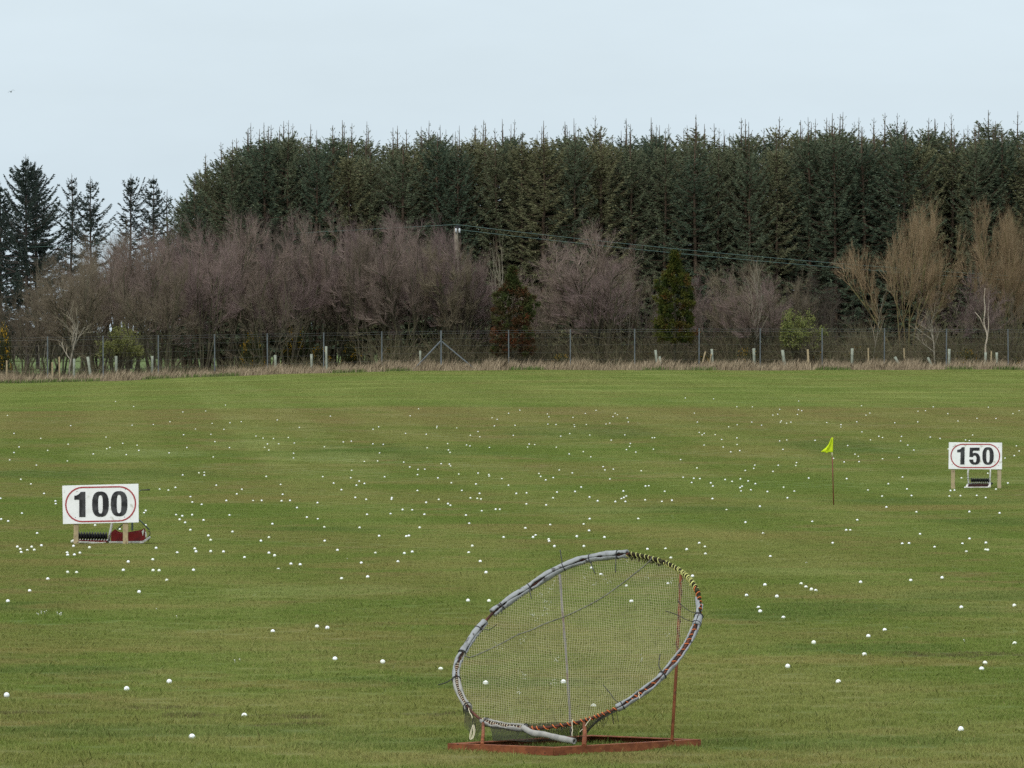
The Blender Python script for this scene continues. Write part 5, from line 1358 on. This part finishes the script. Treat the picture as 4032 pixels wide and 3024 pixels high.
    L2 = [(1962, 446, 205, 294, 'orange willow with a broad fan of upright twigs'), (2165, 440, 180, 296, 'second orange willow at the right edge of the picture'), (2215, 470, 120, 300, 'orange willow mostly beyond the right edge')]
    for i, (u, v, w, d, lab) in enumerate(L2): plant('willow_tree', 'willow', i, u * W, v * W, d, w * W * 1.0, orange, worn('willow_bark%d' % i, (0.15, 0.115, 0.06), (0.12, 0.12, 0.05), 2, .4, .6, .9, .1), lab, 'willow', 'orange willows')
    plant('ash_tree', 'ash', 0, 1062 * W, 508 * W, 304, 75 * W, pale, barkp, 'pale bare ash with upright forks right of the utility pole', 'ash tree', 'pale ashes')
    plant('ash_tree', 'ash', 1, 1352 * W, 545 * W, 293, 75 * W, pale, barkp, 'pale bare ash standing between round alder and golden conifer', 'ash tree', 'pale ashes')
    plant('ash_tree', 'ash', 0, 1620 * W, 552 * W, 290, 100 * W, pale, barkp, 'pale bare ash with curved arms right of the golden conifer', 'ash tree', 'pale ashes')
    plant('ash_tree', 'ash', 1, 88 * W, 560 * W, 300, 60 * W, pale, barkp, 'pale bare ash against the sky below the tall left conifers', 'ash tree', 'pale ashes')
    plant('bare_sapling', 'sapling', 0, 1884 * W, 600 * W, 288.5, 85 * W, orange, barkp, 'bare sapling with a pale straight stem beside its stake', 'sapling', 'young bare saplings')
    plant('bare_sapling', 'sapling', 1, 2020 * W, 655 * W, 288.8, 70 * W, pale, barkp, 'thin bare sapling just left of the willow guard', 'sapling', 'young bare saplings')
    plant('bare_sapling', 'sapling', 1, 150 * W, 650 * W, 278.5, 80 * W, pale, barkp, 'thin pale sapling near the left fence posts', 'sapling', 'young bare saplings')
    # white birch
    u, d = 2128 * W, 288.6; x = X(u, d); g = gzf(x, d)
    root = empty('birch_tree', (x, d, g), 0, 'slender birch with a bright white stem forked near its foot', 'birch')
    wb = worn('white_birch_bark', (0.42, 0.37, 0.29), (0.34, 0.24, 0.16), 2.2, .5, .75, .7, .2, 0, (0.08, 0.07, 0.06), 7)
    q = lambda zx, zy: Vector((X(3000 + zx * 1032 / 1489, d) - x, 0, Z(400 + zy * 1032 / 1489, d) - g))
    mb = MB(); mb.tube(catmull([q(1272, 1500), q(1270, 1400), q(1280, 1330), q(1262, 1260), q(1268, 1180), q(1263, 1120), q(1268, 1060)], 4), [.055 - .0018 * i for i in range(25)], 8)
    mb.tube(catmull([q(1280, 1345), q(1288, 1270), q(1285, 1200), q(1292, 1130)], 4), [.028 - .0014 * i for i in range(13)], 7); mb.tube([q(1268, 1300), q(1240, 1230), q(1210, 1195)], [.025, .02, .01], 6)
    mb.build('trunk', wb, root)
    tw = lib['birch'][0][1].copy(); tw.materials.clear(); tw.materials.append(purple)
    c = link('crown', tw, None, root); c.scale = (.55, .5, .50); c.location = (0, .15, .8)
    # budding green bushes
    leafm = tinted('young_leaves', [(0.12, 0.14, 0.04), (0.19, 0.20, 0.06), (0.25, 0.25, 0.085)], .7, .2, translucent=.3)
    leafg = tinted('fresh_green_leaves', [(0.085, 0.115, 0.03), (0.15, 0.17, 0.05), (0.24, 0.25, 0.08)], .7, .2, translucent=.3)
    for i, (u, v, w, d, m, n, nm, lab) in enumerate([(258, 704, 85, 276.5, leafm, 5, 'budding_bush', 'small bush with sparse pale green buds behind the left fence'), (1722, 668, 95, 288.5, leafg, 5, 'leafy_bush', 'round yellow green leafing bush behind the right half of the fence')]):
        th, fi, tips = grow_tree(903 + i, 4, 5, .5, 3, [6, 6, 5], [.55, .55, .6], [.65, .65, .6], [.03, .05, .08], .05)
        x = X(u * W, d); g = gzf(x, d); h = Z(v * W, d) - g
        tp = np.array([t[0][:] for t in tips]); zm = tp[:, 2].max(); k = h / zm; kw = w * W * d / F / (np.percentile(np.abs(tp[:, 0]), 95) * 2)
        root = empty(nm, (x, d, g), 0, lab, 'bush')
        sc = np.array([kw, kw, k]); th, fi = np.array(th), np.array(fi)
        for a in (th, fi): a[:, 0:3] *= sc; a[:, 3:6] *= sc
        V, Q = prisms(np.concatenate([th, fi]), 3); link('stems', np_mesh('bush_stems', V, Q), barkd, root)
        sel = tp[tp[:, 2] > zm * (.35 if i else .45)] * sc
        V, Q, T = leaf_cloud(sel, np.random.default_rng(i), n, .07, .085); link('leaves', np_mesh('bush_leaves', V, Q, tint=T), m, root)
    # small rusty and golden conifers
    for i, (u, v, w, d, cols, nm, lab) in enumerate([(1458, 548, 76, 288.0, [(0.030, 0.050, 0.010), (0.065, 0.085, 0.014), (0.12, 0.13, 0.022), (0.10, 0.08, 0.018), (0.20, 0.080, 0.020)], 'columnar_conifer', 'dense columnar conifer mottled golden green and rust'),
                                                    (1108, 580, 88, 287.6, [(0.055, 0.075, 0.022), (0.085, 0.10, 0.030), (0.06, 0.048, 0.020), (0.12, 0.050, 0.020), (0.17, 0.062, 0.024)], 'rusty_conifer', 'half dead conifer, green on top and rusty brown below')]):
        rng2 = np.random.default_rng(70 + i)
        x = X(u * W, d); g = gzf(x, d); h = Z(v * W, d) - g; zb = Z((738 if i == 0 else 765) * W, d) - g; rad = w * W * d / F / 2
        root = empty(nm, (x, d, g), 0, lab, 'conifer')
        n = 430 if i == 0 else 400
        s = rng2.random(n) ** 1.05; zc = zb + (h - zb) * s
        prof = np.interp(s, [0, .08, .35, .58, .74, .80, .9, 1], [.72, .95, 1.0, .92, .74, .34, .16, .04]) * rad * (1 + .22 * np.sin(s * 31 + rng2.random(n)) * rng2.random(n) + .10 * np.sin(s * 13))
        az = rng2.uniform(0, 6.283, n); rr = prof * np.sqrt(rng2.uniform(.35, 1.08, n)) * np.where(rng2.random(n) < .10, 1.22, 1.0)
        Pc = np.stack([rr * np.cos(az), rr * np.sin(az), zc], -1)
        k = 32; P = np.repeat(Pc, k, 0) + rng2.normal(0, .06, (n * k, 3))
        D = unit(np.repeat(np.stack([np.cos(az), np.sin(az), np.full(n, .55)], -1), k, 0) + rng2.normal(0, .7, (n * k, 3)))
        L_ = rng2.uniform(.09, .2, n * k); V, Q, c = diamonds(P, D, L_, L_ * .16, rng2)
        tc = rng2.random(n) ** (1.0 if i == 0 else 1.0)
        if i == 1: tc = np.clip(.30 + .30 * np.sin(2 * az + 9 * s) * np.sin(13 * s - az + 1) + .5 * (.72 - s) + rng2.normal(0, .12, n), 0, 1)
        else: tc = np.clip(.42 + .36 * np.sin(3 * az + 8 * s + 1) * np.sin(14 * s - 2 * az) + .5 * np.maximum(0, .25 - s) + rng2.normal(0, .12, n), 0, 1)
        T = np.tile(np.repeat(np.clip(np.repeat(tc, k) + rng2.normal(0, .05, n * k), 0, 1), 4), c)
        link('crown', np_mesh('conifer_foliage', V, Q, tint=T), tinted(nm + '_foliage', cols, .75, .2), root)
        seg = [[0, 0, -.1, 0, 0, h * .97, .09, .012]]
        for _ in range(40):
            z_ = rng2.uniform(zb * .5, h * .8); a_ = rng2.uniform(0, 6.28); l_ = rad * .8
            seg.append([0, 0, z_, l_ * math.cos(a_), l_ * math.sin(a_), z_ + .2, .018, .008])
        V, Q = prisms(seg, 6); link('trunk', np_mesh('conifer_stem', V, Q), barkd, root)
    # gorse in flower along the fence
    gm = tinted('gorse_spines', [(0.035, 0.045, 0.016), (0.06, 0.07, 0.025), (0.085, 0.085, 0.04)], .85, .15); ym = tinted('gorse_flowers', [(0.50, 0.27, 0.012), (0.62, 0.38, 0.02)], .7, .2)
    GS = [(8, 700, 40, 285, 'gorse with orange yellow flowers at the far left edge'), (545, 715, 60, 292, 'gorse with yellow flecks at the right end of the first thicket'), (640, 690, 70, 306, 'tall gorse with yellow flecks in the dip behind the thickets'), (690, 745, 60, 294, 'flowering gorse low among the open stems'),
          (760, 735, 60, 296, 'flowering gorse under the second thicket middle'), (850, 745, 60, 294, 'flowering gorse left of the braced post'), (1212, 762, 55, 288.5, 'low bright yellow gorse below the round alder'), (1395, 745, 50, 294, 'small gorse with yellow flecks left of the golden conifer'),
          (1525, 765, 60, 289, 'low gorse with yellow flowers right of the golden conifer'), (1610, 752, 75, 289.5, 'widest bright yellow gorse behind the fence'), (1775, 758, 60, 291, 'dark gorse with few flowers right of the yellow green bush'), (1860, 745, 80, 291, 'dark green gorse beside the bare sapling'),
          (2088, 752, 60, 289.5, 'flowering gorse at the foot of the white birch'), (2190, 768, 60, 290, 'gorse with few flowers at the right edge')]
    gp = []
    for s in range(3):
        r3 = np.random.default_rng(40 + s); n = 1500
        D0 = unit(r3.normal(size=(n, 3)) * np.array([1, 1, .8]) + np.array([0, 0, .35])); D0[:, 2] = np.abs(D0[:, 2]); P = D0 * r3.uniform(.25, .95, n)[:, None] * np.array([1, .8, 1])
        V, Q, c = diamonds(P, unit(D0 + r3.normal(0, .5, (n, 3))), r3.uniform(.12, .3, n), np.full(n, .018), r3)
        a = np_mesh('gorse_spines', V, Q, tint=np.tile(np.repeat(r3.random(n), 4), c)); a.materials.append(gm)
        cl = D0[r3.integers(0, n, 26)] * .9; V, Q, T = leaf_cloud(cl, r3, 16, .07, .05)
        b = np_mesh('gorse_flowers', V, Q, tint=T); b.materials.append(ym); gp.append((a, b))
    for i, (u, v, w, d, lab) in enumerate(GS):
        d = max(d, fence_depth(u * W) + 2.2)
        x = X(u * W, d); g = gzf(x, d); h = Z(v * W, d) - g; s = w * W * d / F / 2
        root = empty('gorse_bush', (x, d, g - .05), rnd.uniform(0, 6), lab, 'gorse bush', 'gorse bushes behind the fence'); root.scale = (s, s, h)
        link('foliage', gp[i % 3][0], None, root); link('flowers', gp[i % 3][1], None, root)
    # low brush and far wood: nobody could count the stems
    r4 = np.random.default_rng(77); n = 15000
    x = r4.uniform(-30, 34, n); x = np.where((x < -6) & (r4.random(n) < .55), x + 40, x); x = np.where(x > 34, x - 28, x); y = fence_depth(0) + 0 * x
    y = np.interp(x, [-40, -24, -3.5, 40], [262, 271.5, 285, 286]) + 2.0 + r4.gamma(2.0, 3.4, n)
    h = r4.uniform(.5, 2.3, n) * (.55 + .6 * np.sin(x * .9 + 1) ** 2) * np.where(x > -7, 1.0, .42)
    d_ = unit(np.stack([r4.normal(0, .55, n), r4.normal(0, .4, n), np.ones(n)], -1))
    P0 = np.stack([x, y, gz(x, y) - .05], -1); seg = np.concatenate([P0, P0 + d_ * h[:, None], np.full((n, 1), .014), np.full((n, 1), .005)], 1)
    seg2 = []
    t_ = r4.uniform(.3, .9, (n * 2)); ii = np.repeat(np.arange(n), 2); p = seg[ii, :3] + (seg[ii, 3:6] - seg[ii, :3]) * t_[:, None]
    dd = unit(d_[ii] + r4.normal(0, .7, (2 * n, 3))); seg2 = np.concatenate([p, p + dd * (h[ii] * .35)[:, None], np.full((2 * n, 1), .009), np.full((2 * n, 1), .004)], 1)
    V, Q = prisms(np.concatenate([seg, seg2]), 3)
    o = link('undergrowth', np_mesh('undergrowth', V, Q, tint=np.repeat(r4.random(3 * n), 6)), tinted('brush_twigs', [(0.075, 0.062, 0.04), (0.12, 0.10, 0.062), (0.095, 0.10, 0.05), (0.17, 0.14, 0.095)], .9, .1))
    tag(o, 'dense brown bramble and twig undergrowth between the stems', 'undergrowth', kind='stuff')
    n = 30000; x = r4.uniform(-75, 75, n); y = 430 + r4.gamma(2, 5, n); h = r4.uniform(1.0, 3.4, n)
    P0 = np.stack([x, y, gz(x, y)], -1); d_ = unit(np.stack([r4.normal(0, .35, n), r4.normal(0, .3, n), np.ones(n)], -1))
    V, Q, c = diamonds(P0 + d_ * (h * r4.random(n) * .5)[:, None], d_, h * .6, np.full(n, .05), r4)
    o = link('far_woodland', np_mesh('far_woodland', V, Q, tint=np.tile(np.repeat(r4.random(n), 4), c)), tinted('far_wood', [(0.05, 0.05, 0.035), (0.08, 0.075, 0.05), (0.10, 0.085, 0.07)], .9, .1))
    tag(o, 'low brown woodland across the far pasture', 'woodland', kind='stuff')

# ------------------------------------------------------------------ light, sky, camera
def light():
    w = bpy.data.worlds.new('World'); SC.world = w; w.use_nodes = True
    t = w.node_tree; bg = t.nodes['Background']; bg.inputs[1].default_value = 0.1
    sky = t.nodes.new('ShaderNodeTexSky'); sky.sky_type = 'NISHITA'; sky.sun_disc = False
    sky.sun_elevation = R(SUN_EL); sky.sun_rotation = R(SUN_AZ); sky.air_density = 1.0; sky.dust_density = 2.0; sky.ozone_density = 1.5
    tc = t.nodes.new('ShaderNodeTexCoord'); sp = t.nodes.new('ShaderNodeSeparateXYZ'); t.links.new(tc.outputs['Generated'], sp.inputs[0])
    # an even high cloud sheet, brighter overhead, mixed over the clear sky
    mr = t.nodes.new('ShaderNodeMapRange'); mr.inputs[1].default_value = 0.0; mr.inputs[2].default_value = 0.9; t.links.new(sp.outputs[2], mr.inputs[0])
    cl = t.nodes.new('ShaderNodeMix'); cl.data_type = 'RGBA'; t.links.new(mr.outputs[0], cl.inputs[0])
    cl.inputs[6].default_value = (*[c * 10 for c in SKY_LOW], 1); cl.inputs[7].default_value = (*[c * 10 for c in SKY_HIGH], 1)
    nz = t.nodes.new('ShaderNodeTexNoise'); nz.inputs['Scale'].default_value = 5; nz.inputs['Detail'].default_value = 4
    mp = t.nodes.new('ShaderNodeMapping'); mp.inputs['Scale'].default_value = (1, 1, 6); t.links.new(tc.outputs['Generated'], mp.inputs[0]); t.links.new(mp.outputs[0], nz.inputs['Vector'])
    m2 = t.nodes.new('ShaderNodeMapRange'); m2.inputs[1].default_value = .3; m2.inputs[2].default_value = .7; m2.inputs[3].default_value = .90; m2.inputs[4].default_value = 1.0; t.links.new(nz.outputs['Fac'], m2.inputs[0])
    mx = t.nodes.new('ShaderNodeMix'); mx.data_type = 'RGBA'; t.links.new(m2.outputs[0], mx.inputs[0]); t.links.new(sky.outputs[0], mx.inputs[6]); t.links.new(cl.outputs[2], mx.inputs[7])
    n2 = t.nodes.new('ShaderNodeTexNoise'); n2.inputs['Scale'].default_value = 9; n2.inputs['Detail'].default_value = 5; n2.inputs['Roughness'].default_value = .6
    mp2 = t.nodes.new('ShaderNodeMapping'); mp2.inputs['Scale'].default_value = (1, 1, 3.5); t.links.new(tc.outputs['Generated'], mp2.inputs[0]); t.links.new(mp2.outputs[0], n2.inputs['Vector'])
    m3 = t.nodes.new('ShaderNodeMapRange'); m3.inputs[1].default_value = .3; m3.inputs[2].default_value = .7; m3.inputs[3].default_value = .955; m3.inputs[4].default_value = 1.03; t.links.new(n2.outputs['Fac'], m3.inputs[0])
    ml = t.nodes.new('ShaderNodeVectorMath'); ml.operation = 'SCALE'; t.links.new(mx.outputs[2], ml.inputs[0]); t.links.new(m3.outputs[0], ml.inputs['Scale'])
    t.links.new(ml.outputs[0], bg.inputs[0])
    s = bpy.data.lights.new('sun', 'SUN'); s.energy = SUN_E; s.angle = R(14); s.color = (1, .96, .90)
    o = bpy.data.objects.new('sun', s); COL.objects.link(o)
    # sun behind the viewer's left shoulder
    az = R(SUN_AZ); el = R(SUN_EL)
    to = Vector((math.sin(az) * math.cos(el), math.cos(az) * math.cos(el), math.sin(el)))
    o.rotation_euler = to.to_track_quat('Z', 'Y').to_euler(); o.location = to * 60

SUN_EL, SUN_AZ, SUN_E = 42.0, 210.0, 1.5
SKY_LOW, SKY_HIGH = (0.655, 0.775, 0.85), (1.45, 1.50, 1.55)

def camera():
    c = bpy.data.cameras.new('camera'); o = bpy.data.objects.new('camera', c); COL.objects.link(o)
    c.sensor_width = 36; c.lens = F / 4032 * 36; c.shift_y = -(1512 - VH) / 4032
    c.clip_start = 0.5; c.clip_end = 9000
    o.location = (0, 0, HC); o.rotation_euler = (R(90), 0, 0)
    SC.camera = o

ground(); short_grass(); verge(); balls(); signs(); flag(); net(); fence(); guards(); power_line(); gull()
plantation(); broadleaf(); light(); camera()
SC.render.engine = 'CYCLES'
SC.cycles.use_denoising = False
SC.cycles.max_bounces = 5; SC.cycles.diffuse_bounces = 3; SC.cycles.glossy_bounces = 2; SC.cycles.transmission_bounces = 3; SC.cycles.transparent_max_bounces = 4
SC.view_settings.view_transform = 'Standard'; SC.view_settings.look = 'None'
SC.view_settings.exposure = 0.0; SC.view_settings.gamma = 1.0
